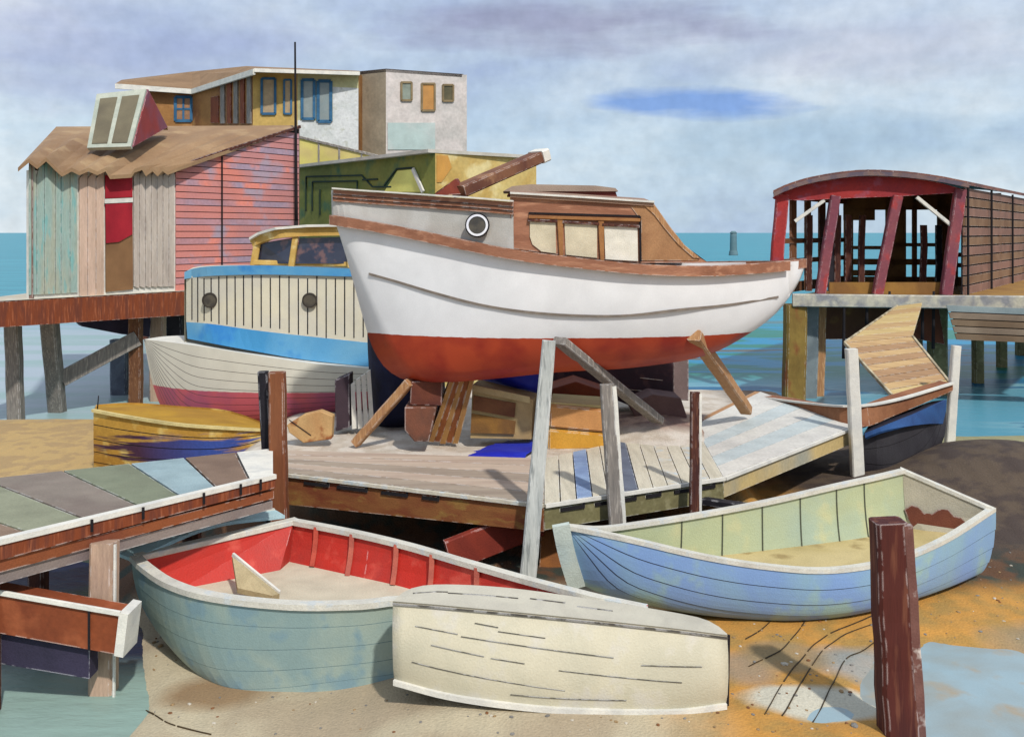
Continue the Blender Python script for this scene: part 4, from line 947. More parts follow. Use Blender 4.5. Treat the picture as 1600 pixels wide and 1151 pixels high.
mb = MB(); hp = [P(792, 305, 16.1), P(800, 297, 16.1), P(830, 293, 16.1), P(930, 296, 16.1), P(962, 300, 16.1), P(966, 312, 16.1)]
mb.hexa(hp, [p+Vector((0, .9, 0)) for p in hp]); build(mb, 'roof_hatch', M('maroon_hatch', (112, 44, 40), (128, 66, 56), scale=1), cab)
mb = MB(); hp = [P(786, 299, 16.05), P(800, 291, 16.05), P(830, 288, 16.05), P(930, 290, 16.05), P(962, 294, 16.05), P(966, 299, 16.05)]
mb.hexa(hp, [p+Vector((0, 1.0, 0)) for p in hp]); build(mb, 'hatch_cover', M('taupe_hatch', (176, 156, 138), (160, 140, 124), scale=1), cab)
# timbers lying across the foredeck
mb = MB(); mb.beam(P(716, 300, 15.9), P(846, 243, 17.3), .34, .2, jit=.004, seg=3); e0 = P(846, 243, 17.3); mb.beam(P(838, 246.5, 17.2), P(848, 242, 17.32), .37, .23, 1)
build(mb, 'timber_beam', [M('beam_brown', (136, 92, 66), (96, 56, 46), c3=(150, 108, 78), scale=1), OFFW], label='long squared brown timber jutting up at a slant over the cruiser foredeck', cat='timber')
mb = MB(); mb.hexa([P(676, 306, 15.7), P(682, 300, 15.7), P(712, 279, 15.9), P(727, 303, 15.9)], [P(680, 306, 16.1), P(686, 300, 16.1), P(716, 279, 16.3), P(731, 303, 16.3)]); build(mb, 'wooden_wedge', M('rust_red_wedge', (134, 58, 38), (116, 46, 34), scale=2), label='rust red wooden wedge at the foot of the slanting timber', cat='wedge')

# ------------------------------------------------------------------ what props the cruiser up
def prop(name, a, b, wpx, mat, label, cat='prop', group=None, th=None, w2=1.0, **k):
    mb = MB(); wd = wpx/F*(a.y+b.y)/2; mb.beam(b, a, wd, th or wd*.8, seg=6, jit=.006, w2=w2, **k)
    return build(mb, name, mat, label=label, cat=cat, group=group)
prop('shore_prop', P(640, 597, 15.6), G(556, 692, 1.0), 17, TAN, 'slanting tan prop under the cruiser bow, leaning to the left', group='props under the cruiser')
prop('shore_prop', P(874, 532, 14.6), P(1028, 656, 16.5), 24, GREY, 'long grey prop slanting down to the right under the cruiser middle', group='props under the cruiser', th=.12)
prop('shore_prop', P(1085, 524, 14.95), P(1166, 640, 18.0), 20, TAN, 'slanting tan prop under the cruiser stern, leaning to the right', group='props under the cruiser')
def block(pts, d0, d1, mat, name, label, cat, lines=(), inkm=INK):
    mb = MB(); fr_ = [P(x, y, d0) for x, y in pts]; bk_ = [Vector((p.x, d1, p.z)) for p in fr_]; mb.hexa(fr_, bk_)
    bmesh.ops.bevel(mb.bm, geom=mb.bm.edges[:], offset=.012, segments=1, affect='EDGES')
    for a, b in lines: mb.beam(P(*a, d0-.004), P(*b, d0-.004), .014, .012, 1, bev=False)
    return build(mb, name, [mat, inkm], label=label, cat=cat)
block([(642, 596), (692, 594), (690, 634), (640, 633)], 15.6, 16.1, M('red_brown_block', (112, 60, 42), (92, 48, 40), scale=2), 'keel_block', 'upper of the two red brown blocks stacked under the cruiser keel', 'block')
block([(632, 636), (682, 636), (670, 690), (648, 690), (632, 672)], 15.5, 16.1, M('brown_block', (126, 78, 58), (96, 66, 54), scale=2), 'keel_block', 'lower block of the stack under the keel, tapering at its foot', 'block')
mb = MB(); a, b2, c2, d2 = P(702, 595, 15.55), P(742, 590, 15.55), G(716, 692, 1.0), G(668, 690, 1.0)
mb.boards(a, d2, c2, b2, 5, .14, .005, (0, 1, 0, 1, 0), ends=.03, lift=.03); build(mb, 'leaning_board', [M('board_tan', (178, 132, 76), (160, 116, 70), scale=1.5), M('board_rust', (148, 86, 44), (126, 70, 38), scale=1.5)], label='stack of striped brown boards leaning against the cruiser keel', cat='boards')
t = thing('wooden_crate', 'two tiered brown wooden crate standing under the white cruiser', 'crate', G(785, 683, 1.0))
mb = MB(); q = [P(738, 601, 15.9), P(833, 624, 15.9), P(830, 686, 15.9), P(735, 684, 15.9)]; mb.hexa(q, [p+Vector((.1, .6, 0)) for p in q]); build(mb, 'box', M('crate_tan', (190, 164, 116), (172, 144, 98), scale=1.5), t)
mb = MB(); mb.slab([P(740, 618, 15.86), P(806, 630, 15.86), P(804, 652, 15.86), P(738, 640, 15.86)], .03); build(mb, 'upper_board', M('crate_brown', (132, 86, 52), (112, 70, 44), scale=2), t)
mb = MB(); mb.slab([P(737, 646, 15.85), P(806, 658, 15.85), P(804, 678, 15.85), P(735, 676, 15.85)], .03); build(mb, 'lower_board', M('crate_olive', (146, 104, 46), (120, 84, 44), scale=2), t)
mb = MB(); mb.slab([P(738, 601, 15.85), P(828, 620, 15.85), P(828, 630, 15.85), P(738, 611, 15.85)], .05); build(mb, 'lid_board', M('crate_yellow', (204, 184, 134), (190, 168, 120), scale=2), t)
ULT = M('ultramarine_tarpaulin', (34, 44, 178), (44, 62, 196), scale=1.5, var=.1, rough=.55)
def cloth(pts, d0, d1, name, mat, label, cat, amp=.05):
    """heaped cloth: front outline swelling and falling back"""
    mb = MB(); n = len(pts); c = (sum(p[0] for p in pts)/n, sum(p[1] for p in pts)/n); rows = []; K = 6
    ring_ = rail([Vector((x, 0, y)) for x, y in pts+[pts[0]]], 41)[:-1]
    for k in range(K+1):
        f = k/K; row = []
        for p in ring_:
            x = c[0]+(p.x-c[0])*math.sin(f*math.pi/2); y = c[1]+(p.z-c[1])*math.sin(f*math.pi/2)
            d = d0+(d1-d0)*(1-math.cos(f*math.pi/2))+amp*mnoise.noise(Vector((x*.06, y*.06, 1)))
            row.append(mb.bm.verts.new(P(x, y, d)))
        rows.append(row)
    back = [mb.bm.verts.new(v.co+Vector((0, .15, 0))) for v in rows[-1]]; rows.append(back)
    for k in range(K+1):
        for i in range(40): mb.bm.faces.new((rows[k][i], rows[k][(i+1) % 40], rows[k+1][(i+1) % 40], rows[k+1][i])).smooth = True
    mb.bm.faces.new(back)
    bmesh.ops.remove_doubles(mb.bm, verts=mb.bm.verts, dist=.001)
    return build(mb, name, mat, label=label, cat=cat)
cloth([(752, 578), (800, 570), (850, 560), (850, 612), (812, 612), (775, 602), (748, 590)], 16.3, 16.9, 'tarpaulin', ULT, 'bright blue tarpaulin bundled on top of the crate under the cruiser', 'tarpaulin')
# flat blue tarpaulin on the sand
mb = lifted_sheet([G(722, 714, 1.0), G(760, 696, 1.0), G(800, 687, 1.0), G(836, 686, 1.0), G(838, 702, 1.0), G(800, 714, 1.0), G(760, 718, 1.0)], 'x', ULT, .06, .2)
build(mb, 'folded_tarpaulin', ULT, label='flat bright blue tarpaulin lying on the pale sand beside the jetty', cat='tarpaulin')
cloth([(584, 520), (610, 540), (650, 560), (690, 580), (690, 650), (650, 668), (600, 672), (586, 660), (578, 600), (574, 530), (576, 505)], 17.0, 17.9, 'shade_fill_cloth', NAVY, 'dark navy cloth shape added to stand for the shade between the cabin boat stern and the cruiser bow', 'tarpaulin')  # cloth shape added to darken a gap that holds only shade
mb = MB(); mb.boards(P(547, 600, 16.9), P(549, 672, 16.9), P(586, 665, 17.0), P(580, 578, 17.0), 4, .06, .03, (0,), ends=.02); build(mb, 'white_slatted_board', OFFW, label='small upright white slatted board at the stern of the blue and white cabin boat', cat='board')
block([(523, 594), (546, 584), (546, 668), (524, 674)], 16.9, 17.3, M('dark_violet_post', (70, 54, 62), (56, 44, 54), scale=2), 'short_post', 'short dark violet post beside the white slatted board', 'post')
block([(448, 664), (474, 648), (500, 642), (520, 650), (518, 686), (474, 692), (452, 676)], 15.95, 16.15, M('tan_canvas_lump', (206, 166, 112), (188, 140, 90), scale=1.4, c3=(150, 90, 50)), 'tan_board', 'broad tan board with slanting corners standing on the sand behind the warm brown jetty post', 'board', lines=(((452, 656), (486, 680)),))
block([(860, 608), (900, 596), (948, 612), (948, 640), (866, 640)], 17.0, 17.8, M('rust_crate', (136, 64, 36), (112, 50, 34), scale=1.4), 'low_box', 'rust red low box behind the pale jetty post', 'box')
t = thing('board_pile', 'two stacked orange and yellow boards on the sand beside the pale grey prop', 'boards', G(905, 700, 1.0))
for (pts, m_) in (([(858, 632), (948, 640), (950, 648), (948, 676), (858, 668)], M('orange_tan_board', (212, 152, 92), (198, 138, 82), scale=1)), ([(856, 670), (950, 678), (950, 686), (946, 702), (856, 704)], M('amber_board', (220, 162, 60), (206, 148, 52), scale=1))):
    mb = MB(); q = [P(x, y, 15.75) for x, y in pts]; mb.hexa(q, [p+Vector((.1, .9, 0)) for p in q]); bmesh.ops.bevel(mb.bm, geom=mb.bm.edges[:], offset=.03, segments=2, affect='EDGES'); build(mb, 'board', m_, t)
mb = MB(); q = [P(858, 628, 15.85), P(950, 634, 15.85), P(952, 700, 15.85), P(858, 700, 15.85)]; mb.hexa(q, [p+Vector((.1, .85, 0)) for p in q]); build(mb, 'packing', M('pale_yellow_packing', (226, 204, 140), (214, 190, 126), scale=1), t)
DM = M('shade_fill_maroon', (66, 42, 50), (52, 36, 44), scale=1.4, c3=(84, 56, 56))
block([(856, 555), (960, 560), (1052, 566), (1052, 622), (1000, 640), (948, 618), (856, 612)], 18.2, 19.6, DM, 'shade_fill_box', 'dark maroon box added to stand for the shade behind the cruiser keel', 'crate', lines=(((1000, 590), (1035, 594)), ((960, 606), (1020, 612))), inkm=PINKW)  # solid dark shape added where only shadow lies under the hull
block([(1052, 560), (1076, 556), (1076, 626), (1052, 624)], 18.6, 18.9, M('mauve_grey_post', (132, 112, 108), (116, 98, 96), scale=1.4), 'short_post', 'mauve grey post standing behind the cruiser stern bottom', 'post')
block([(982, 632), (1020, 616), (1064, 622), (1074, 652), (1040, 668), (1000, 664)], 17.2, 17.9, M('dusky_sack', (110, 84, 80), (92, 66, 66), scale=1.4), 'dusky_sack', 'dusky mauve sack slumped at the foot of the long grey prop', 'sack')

# ================================================================== JETTY
zt = 1.0
t = thing('jetty', 'bent plank jetty running across the middle of the yard in front of the cruiser', 'jetty', G(850, 785, .0) if 0 else Vector((.4, 12.6, 0)))
PL1 = M('taupe_plank', (176, 160, 142), (160, 144, 128), scale=1, grain=20, st=(.35, 5, 5)); PL2 = M('pinkish_plank', (204, 184, 164), (190, 168, 150), scale=1, grain=20, st=(.35, 5, 5))
PL3 = M('bone_plank', (222, 214, 192), (208, 200, 178), scale=1, grain=20, st=(5, .5, 5)); PL4 = M('pale_aqua_plank', (204, 212, 210), (192, 202, 202), scale=1, grain=20)
dn = Vector((0, 0, -1))
mb = MB(); mb.boards(G(440, 737, zt), G(850, 786, zt), G(850, 716, zt), G(440, 703, zt), 5, .06, .02, (0, 1, 0, 1, 1), nrm=dn); build(mb, 'left_planking', [PL1, PL2], t)
mb = MB(); mb.boards(G(850, 716, zt), G(850, 786, zt), G(1130, 744, zt), G(1085, 664, zt), 12, .06, .02, (0, 0, 1, 0, 0, 2, 0, 0, 3, 0, 3, 0), nrm=dn); build(mb, 'middle_planking', [PL3, BLUEP, SLATE, CREAM], t)
mb = MB(); mb.boards(G(1130, 744, zt), G(1337, 664, zt), G(1188, 612, zt), G(1085, 664, zt), 6, .06, .02, (0, 1, 0, 1, 0, 0), nrm=dn); build(mb, 'right_planking', [M('white_plank', (226, 222, 212), (212, 208, 200), scale=1, grain=20), PL4], t)
def fascia(x0, y0, x1, y1, h, mat, notch=(), tk=.16, edge=True, h2=None):
    mb = MB(); a, b2 = G(x0, y0, zt)-Vector((0, 0, .062)), G(x1, y1, zt)-Vector((0, 0, .062)); dd = (b2-a).normalized(); nrm = Vector((dd.y, -dd.x, 0)); nrm = nrm if nrm.y < 0 else -nrm
    h2 = h2 or h
    q = [a+nrm*.01, b2+nrm*.01, b2+nrm*.01-Vector((0, 0, h2)), a+nrm*.01-Vector((0, 0, h))]
    mb.slab(q, tk, 0, n=-nrm)
    for u0, u1 in notch:
        p0, p1 = a.lerp(b2, u0), a.lerp(b2, u1); mb.beam(p0+nrm*.02-Vector((0, 0, .05)), p1+nrm*.02-Vector((0, 0, .05)), .03, .04, 1, bev=False, up=(0, 0, 1))
        mb.beam(p1+nrm*.02-Vector((0, 0, .0)), p1+nrm*.02-Vector((0, 0, .07)), .03, .03, 1, bev=False)
    if edge: mb.beam(a+nrm*.03+Vector((0, 0, .035)), b2+nrm*.03+Vector((0, 0, .035)), .05, .045, 2, up=(0, 0, 1), bev=False)
    return mb
build(fascia(448, 738, 850, 786, .40, None, ((.08, .18), (.22, .34), (.4, .5), (.56, .62)), h2=.30), 'front_beam', [M('rust_ochre_beam', (146, 94, 52), (128, 66, 40), c3=(150, 112, 58), scale=.6, grain=18, st=(.35, 5, 5)), INK, CREAM], t)
build(fascia(850, 786, 1130, 744, .28, None, ((.08, .2), (.26, .36), (.4, .48), (.54, .62), (.7, .8), (.86, .94))), 'middle_beam', [OLV, INK, OFFW], t)
build(fascia(1130, 744, 1337, 664, .24, None, ()), 'right_beam', [M('straw_grey_beam', (212, 186, 128), (172, 170, 152), scale=.5, grain=18), INK, OFFW], t)
mb = MB(); mb.slab([G(1085, 664, zt), G(1188, 612, zt), G(1188, 612, zt)-Vector((0, 0, .3)), G(1085, 664, zt)-Vector((0, 0, .3))], .12); build(mb, 'back_beam', TAN, t)
# legs standing against the jetty, each with its own foot on the beach
def up_to_ground(p):
    return Vector((p.x, p.y, gz(p.x, p.y)-.25))
def stand(px0, py0, px1, d0, d1, wpx, mat, label, group=None, name='mooring_post', w2=.9, th=None, edge=None):
    a = P(px0, py0, d0); b = Vector(((px1-800)/F*d1, d1, 0)); b.z = gz(b.x, b.y)-.25
    mb = MB(); wd = wpx/F*d0; mb.beam(b, a, wd, th or wd*.85, seg=10, jit=wd*.02, w2=w2)
    mats = [mat]
    if edge:   # paler strip along one arris
        s = edge[1]; mb.beam(b+Vector((s*wd*.5, -wd*.25, 0)), a+Vector((s*wd*.45, -wd*.25, -.02)), wd*.28, wd*.3, 1, seg=10, jit=wd*.02); mats.append(edge[0])
    # iron bolts
    return build(mb, name, mats, label=label, cat='post', group=group)
stand(433, 581, 438, 13.5, 13.5, 27, M('warm_brown_post', (138, 84, 52), (122, 66, 44), scale=1.2, grain=18, st=(5, 5, .45)), 'tall warm brown post where the two jetties meet')
stand(411, 580, 428, 13.75, 13.85, 17, BLK, 'black tarred post leaning against the tall warm brown post')
stand(858, 532, 821, 12.35, 12.2, 26, LGREY, 'tall whitewashed grey post in front of the cruiser middle', w2=.8)
stand(948, 600, 970, 12.75, 12.6, 24, GREY, 'grey post in front of the jetty, right of the whitewashed post', edge=(OFFW, 1))
stand(1086, 612, 1085, 13.25, 13.1, 16, DBRN, 'thin dark brown post with a white side before the right bend of the jetty', edge=(OFFW, 1))
stand(1330, 545, 1341, 16.9, 16.9, 19, OFFW, 'tall white post at the right corner of the jetty')
stand(1494, 540, 1482, 18.9, 18.9, 14, OFFW, 'thin white post at the foot of the plank ramp')
stand(1386, 812, 1406, 8.75, 8.75, 56, M('dark_maroon_post', (88, 40, 34), (70, 30, 30), c3=(112, 66, 50), scale=1.1, grain=14, st=(5, 5, .45)), 'thick dark maroon mooring post standing in front of the pale blue rowing boat', w2=.86, edge=(M('mauve_brown_arris', (130, 92, 84), (112, 74, 68), scale=2, c3=(214, 206, 200)), 1))
# braces and litter under the jetty
mb = MB(); mb.beam(P(700, 868, 12.7), P(842, 812, 13.1), .12, .42); build(mb, 'diagonal_brace', M('rust_red_wood', (138, 52, 36), (112, 40, 32), scale=1), label='rust red diagonal board leaning under the jetty left of the whitewashed post', cat='board')
mb = MB(); mb.slab([P(846, 812, 13.2), P(893, 806, 13.2), P(905, 900, 12.9), P(842, 905, 12.9)], .08); build(mb, 'brown_board', M('ochre_brown_board', (150, 92, 40), (110, 66, 34), scale=1), label='broad ochre brown board standing between the whitewashed post and the pale blue bow', cat='board')
mb = MB(); mb.beam(P(1098, 782, 13.6), P(1220, 800, 13.2), .14, .1); build(mb, 'black_plank', BLK, label='black plank lying under the right end of the jetty', cat='plank')
mb = MB(); mb.beam(G(880, 850, .05), G(960, 838, .06), .5, .1); build(mb, 'sunken_board', M('orange_brown_board', (150, 84, 36), (126, 66, 34), scale=1), label='orange brown board lying in the shade behind the pale blue bow', cat='board')
t = thing('sagging_beam', 'sagging brown beam between the jetty corner and the foot of the ramp', 'beam', P(1330, 650, 17.6))
mb = MB(); mb.ribbon([P(1180, 617, 20.8), P(1250, 628, 19.2), P(1330, 634, 17.6), P(1400, 624, 18.1), P(1489, 598, 18.8)], [P(1180, 622, 20.8), P(1250, 643, 19.2), P(1335, 668, 17.4), P(1400, 648, 18.1), P(1489, 610, 18.8)], .3, 20); build(mb, 'timber', M('cinnamon_wood', (160, 108, 74), (142, 88, 60), scale=1, grain=18), t)
mb = MB(); mb.sweep(rail([P(1180, 618, 20.78), P(1250, 627, 19.18), P(1330, 633, 17.58), P(1400, 623, 18.08), P(1489, 597, 18.78)], 20), .08, .035); build(mb, 'pale_edge', OFFW, t)
# dark boat under the ramp
t = thing('dark_boat', 'charcoal boat with a blue upper strake lying behind the tall white post', 'boat', P(1420, 740, 16.8))
SN = [P(1478, 624, 17.9), P(1450, 636, 17.3), P(1410, 652, 16.9), P(1375, 666, 16.8), P(1350, 676, 16.9)]
SF = [P(1478, 624, 17.9), P(1452, 628, 18.4), P(1420, 640, 18.6), P(1385, 652, 18.5), P(1360, 660, 18.2)]
KL = [P(1478, 624, 17.9), P(1476, 680, 17.7), P(1450, 720, 17.6), P(1400, 745, 17.2), P(1352, 740, 17.1)]
mb = MB(); hull_mesh(mb, SN, SF, KL, n=20, m=4, p=.5, seam=.012); build(mb, 'hull', [M('charcoal_hull', (62, 60, 64), (46, 42, 48), scale=1), INK], t)
mb = MB(); mb.ribbon([p+Vector((0, -.03, 0)) for p in SN], [P(1477, 662, 17.8), P(1450, 662, 17.15), P(1410, 667, 16.72), P(1375, 674, 16.66), P(1352, 684, 16.78)], .04, 16); build(mb, 'blue_strake', M('marine_blue', (44, 84, 138), (36, 66, 116), scale=1), t)
a_, b_ = rail(SN, 14), rail(SF, 14); mb = MB()
for i in range(13): mb.face((a_[i]-Vector((0, 0, .04)), a_[i+1]-Vector((0, 0, .04)), b_[i+1]-Vector((0, 0, .04)), b_[i]-Vector((0, 0, .04))))
build(mb, 'cover', NAVY, t)

# ================================================================== LEFT JETTY
t = thing('left_jetty', 'low jetty of broad grey green and brown planks at the left edge', 'jetty', Vector((-5.4, 10.6, -.5)))
fa, fb_ = P(-60, 852, 9.1), P(428, 741, 11.95); fa2, fb2 = G(-60, 752, 1.5), G(428, 700, 1.45)
fa = G(-60, 856, 1.5); fb_ = G(428, 741, 1.45)
LP = [M('plank_taupe_a', (148, 124, 104), (134, 108, 88), scale=1.2), M('plank_sage', (156, 158, 132), (142, 144, 120), scale=1.2), M('plank_mauve_grey', (144, 132, 120), (132, 118, 108), scale=1.2), M('plank_green_grey', (134, 140, 116), (124, 128, 106), scale=1.2), M('plank_aqua', (162, 184, 188), (148, 170, 176), scale=1.2), M('plank_umber', (140, 116, 98), (126, 102, 86), scale=1.2), OFFW]
edges_f = [0, .17, .33, .50, .64, .77, .90, 1.0]; edges_b = [-.42, -.17, .06, .29, .50, .68, .86, 1.0]
mb = MB()
for i in range(7):
    g_ = .004
    f0, f1 = fa.lerp(fb_, edges_f[i]+g_), fa.lerp(fb_, edges_f[i+1]-g_); b0, b1 = fa2.lerp(fb2, edges_b[i]+g_), fa2.lerp(fb2, edges_b[i+1]-g_)
    mb.slab([f0, f1, b1, b0], .07, i, n=dn)
build(mb, 'planking', LP, t)
dd = (fb_-fa).normalized(); nrm = Vector((dd.y, -dd.x, 0))
mb = MB()
def strip(o, z0, z1a, z1b, mi):
    q = [fa+nrm*o+Vector((0, 0, z0)), fb_+nrm*o+Vector((0, 0, z0)), fb_+nrm*o+Vector((0, 0, z1b)), fa+nrm*o+Vector((0, 0, z1a))]; mb.slab(q, .1, mi, n=-nrm)
strip(.05, .01, -.045, -.045, 0); strip(.03, -.047, -.20, -.16, 1); strip(.0, -.202, -.33, -.30, 2); strip(-.03, -.332, -.45, -.44, 3)
for u in (.34, .50, .71, .85, .93): p = fa.lerp(fb_, u); mb.beam(p+nrm*.07+Vector((0, 0, .0)), p+nrm*.07-Vector((0, 0, .13)), .025, .02, 4, bev=False)
build(mb, 'edge_beam', [OFFW, RUST, M('chestnut_beam', (150, 84, 48), (128, 70, 50), scale=.8), M('mauve_grey_beam', (150, 136, 128), (130, 116, 116), scale=.8), INK], t)
mb = MB(); mb.beam(Q(160, -1.25, 9.95), P(163, 846, 10.2), .25, .22, seg=8, jit=.006); mb.beam(Q(177, -1.25, 9.84), P(180, 850, 10.09), .022, .03, 1, bev=False)
build(mb, 'front_post', [PINKW, OFFW], t)
for x, y, d_ in ((60, 800, 12.2), (300, 760, 12.6), (-20, 850, 9.6)):
    mb = MB(); q = P(x, y, d_); mb.beam(Vector((q.x, q.y, -1.2)), Vector((q.x, q.y, 1.4)), .2, .2); build(mb, 'rear_post', DBRN, t)
t = thing('tie_beam', 'thick rust brown beam with a white end crossing the pale pink post at the lower left', 'beam', P(160, 1000, 9.5))
mb = MB(); a0, a1 = P(-60, 933, 9.6), P(188, 974, 9.6)
q = [P(-60, 918, 9.6), P(186, 962, 9.6), P(182, 1022, 9.6), P(-60, 978, 9.6)]; mb.hexa(q, [p+Vector((0, .3, 0)) for p in q]); mb.beam(P(139, 946, 9.58), P(139, 1015, 9.58), .02, .02, 1); build(mb, 'timber', [M('rust_beam', (146, 74, 40), (130, 64, 36), scale=1, grain=18, c3=(156, 84, 50)), INK], t)
mb = MB(); q = [P(186, 957, 9.57), P(200, 960, 9.57), P(192, 1027, 9.57), P(178, 1024, 9.57)]; mb.hexa(q, [p+Vector((0, .36, 0)) for p in q]); mb.beam(P(-60, 915, 9.58), P(188, 958, 9.58), .03, .05, 0); build(mb, 'end_cap', OFFW, t)
t_ = MB(); q = [P(-60, 968, 9.68), P(140, 1008, 9.68), P(140, 1060, 9.68), P(-60, 1026, 9.68)]; t_.hexa(q, [p+Vector((0, .2, 0)) for p in q]); build(t_, 'lower_plank', NAVYW, label='dark violet plank just below the rust brown tie beam', cat='plank')

# ochre hull with plank ends behind the left jetty
t = thing('ochre_skiff', 'ochre skiff with stained planks and a square pale stern behind the left jetty', 'boat', P(280, 735, 16.6))
SN = [P(146, 640, 16.9), P(200, 650, 16.6), P(280, 662, 16.4), P(360, 668, 16.5), P(440, 672, 17.2)]
SF = [P(150, 632, 18.1), P(205, 629, 18.3), P(280, 634, 18.4), P(360, 642, 18.2), P(440, 672, 17.2)]
KL = [P(148, 738, 17.3), P(200, 742, 17.2), P(280, 742, 17.0), P(360, 730, 17.0), P(440, 690, 17.2)]
OK1 = M('stained_ochre_planks', (196, 150, 62), (176, 128, 50), c3=(214, 184, 106), scale=1, grain=20)
mb = MB(); A, B, KK = hull_mesh(mb, SN, SF, KL, n=24, m=7, p=.45, seam=.02, transom=(0,), tmi=2); bmesh.ops.remove_doubles(mb.bm, verts=mb.bm.verts, dist=.0005)
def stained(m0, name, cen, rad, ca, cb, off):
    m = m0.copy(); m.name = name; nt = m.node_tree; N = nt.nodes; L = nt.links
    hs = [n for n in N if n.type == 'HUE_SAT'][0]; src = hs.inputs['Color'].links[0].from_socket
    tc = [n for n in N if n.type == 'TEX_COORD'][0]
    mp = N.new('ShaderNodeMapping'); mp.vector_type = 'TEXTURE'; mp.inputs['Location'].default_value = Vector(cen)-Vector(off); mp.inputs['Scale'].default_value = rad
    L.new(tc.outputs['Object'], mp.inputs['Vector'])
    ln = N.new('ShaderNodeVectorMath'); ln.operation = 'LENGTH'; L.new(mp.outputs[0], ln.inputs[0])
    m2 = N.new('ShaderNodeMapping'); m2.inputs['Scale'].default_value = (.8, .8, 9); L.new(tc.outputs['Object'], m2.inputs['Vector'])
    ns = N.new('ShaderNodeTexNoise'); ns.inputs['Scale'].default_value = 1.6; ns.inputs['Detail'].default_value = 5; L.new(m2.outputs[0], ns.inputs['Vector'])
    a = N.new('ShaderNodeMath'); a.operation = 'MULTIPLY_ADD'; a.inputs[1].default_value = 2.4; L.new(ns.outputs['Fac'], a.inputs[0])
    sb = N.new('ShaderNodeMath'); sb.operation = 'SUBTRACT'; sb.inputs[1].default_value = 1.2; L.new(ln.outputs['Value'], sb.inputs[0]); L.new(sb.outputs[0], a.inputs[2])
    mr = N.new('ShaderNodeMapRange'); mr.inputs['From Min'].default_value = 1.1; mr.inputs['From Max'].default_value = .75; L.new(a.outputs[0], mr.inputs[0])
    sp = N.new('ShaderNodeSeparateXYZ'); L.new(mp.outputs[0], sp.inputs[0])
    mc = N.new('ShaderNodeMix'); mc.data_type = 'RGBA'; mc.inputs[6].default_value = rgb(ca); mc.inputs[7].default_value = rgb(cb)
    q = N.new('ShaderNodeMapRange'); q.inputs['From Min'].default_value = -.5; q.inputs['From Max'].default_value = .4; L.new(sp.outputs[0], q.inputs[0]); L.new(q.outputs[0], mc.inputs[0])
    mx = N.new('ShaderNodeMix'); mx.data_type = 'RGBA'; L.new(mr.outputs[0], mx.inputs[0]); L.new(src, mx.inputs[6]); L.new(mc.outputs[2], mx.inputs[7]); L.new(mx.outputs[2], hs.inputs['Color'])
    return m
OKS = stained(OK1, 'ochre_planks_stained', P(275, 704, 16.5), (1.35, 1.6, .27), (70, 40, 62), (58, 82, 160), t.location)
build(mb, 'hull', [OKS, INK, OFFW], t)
a_, b_ = rail(SN, 14), rail(SF, 14); mb = MB()
for i in range(13): mb.face((a_[i]-Vector((0, 0, .03)), a_[i+1]-Vector((0, 0, .03)), b_[i+1]-Vector((0, 0, .03)), b_[i]-Vector((0, 0, .03))))
build(mb, 'deck', M('deep_ochre_deck', (192, 146, 44), (176, 130, 44), scale=1), t)
mb = MB(); mb.sweep([p+Vector((0, -.03, .02)) for p in rail(SN, 20)], .06, .05); mb.log(P(152, 642, 17.0), P(154, 618, 17.0), .012, .01, 1, n=6, seg=2); build(mb, 'gunwale', [M('straw_gunwale', (226, 206, 142)), INK], t)

# ================================================================== GREY DINGHY WITH RED INSIDE
t = thing('red_lined_dinghy', 'grey green dinghy with bright red inside and white gunwale in the lower left', 'dinghy', Q(480, -.3, 10.2))
bow = P(1012, 951, 9.95)
SN = [bow, Q(900, .63, 9.98), Q(760, .62, 10.05), P(620, 940, 10.0), P(560, 946, 9.93), P(450, 947, 9.9), P(330, 934, 10.05), P(262, 914, 10.35), P(222, 888, 10.8), P(206, 872, 11.15)]
SF = [bow, P(930, 930, 10.1), P(830, 905, 10.57), P(730, 877, 11.05), P(640, 851, 11.6), P(550, 830, 12.05), P(460, 813, 12.5)]
KL = [bow, P(990, 985, 10.0), P(940, 1015, 10.1), P(820, 1040, 10.15), P(700, 1066, 10.0), P(600, 1084, 9.9), P(520, 1104, 9.8), P(450, 1110, 9.82), P(395, 1078, 10.2), P(365, 1030, 10.8)]
AQ = M('grey_aqua_paint', (142, 166, 164), (166, 180, 166), scale=1.1, var=.08, rough=.5, bump=.15, c3=(128, 156, 164))
pq = (.62, 1.05)
mb = MB(); A, B, KK = hull_mesh(mb, SN, SF, KL, n=44, m=6, p=pq[0], q=pq[1], seam=.006, lap=.004); build(mb, 'hull', [AQ, M('aqua_seam', (98, 124, 130), scale=5)], t)
REDI = M('bright_red_lining', (206, 52, 40), (186, 60, 52), c3=(214, 84, 70), scale=1.2, var=.1, rough=.55)
mb = MB(); res = lining(mb, A, B, KK, 10, pq[0], pq[1], .05); 
last = res[-1]; av = ((A[-3]+B[-3])-(A[-1]+B[-1])); av.z = 0; av.normalize()
mb.face([p+av*.05 for p in last[0]+last[1][::-1][1:]]); build(mb, 'lining', REDI, t)
fz = .28
def floor_mesh(res, fz, i0=0, i1=None):
    mb = MB(); prev = None
    for row in res[i0:i1]:
        a, b2 = at_z(row[0], fz), at_z(row[1], fz)
        if a is None or b2 is None: continue
        if prev: mb.face((prev[0], a, b2, prev[1]))
        prev = (a, b2)
    return mb
build(floor_mesh(res, fz), 'floorboards', M('bone_floor', (226, 218, 194), (214, 204, 180), scale=1.2), t)
mb = MB(); WG_ = M('gunwale_white', (228, 224, 210), (214, 210, 198), c3=(204, 208, 206), scale=2.5, rough=.55)
inn = lambda S, O: [s+(o-s).normalized()*.04*min(1, (o-s).length/.2) if (o-s).length > 1e-4 else s for s, o in zip(S, O)]
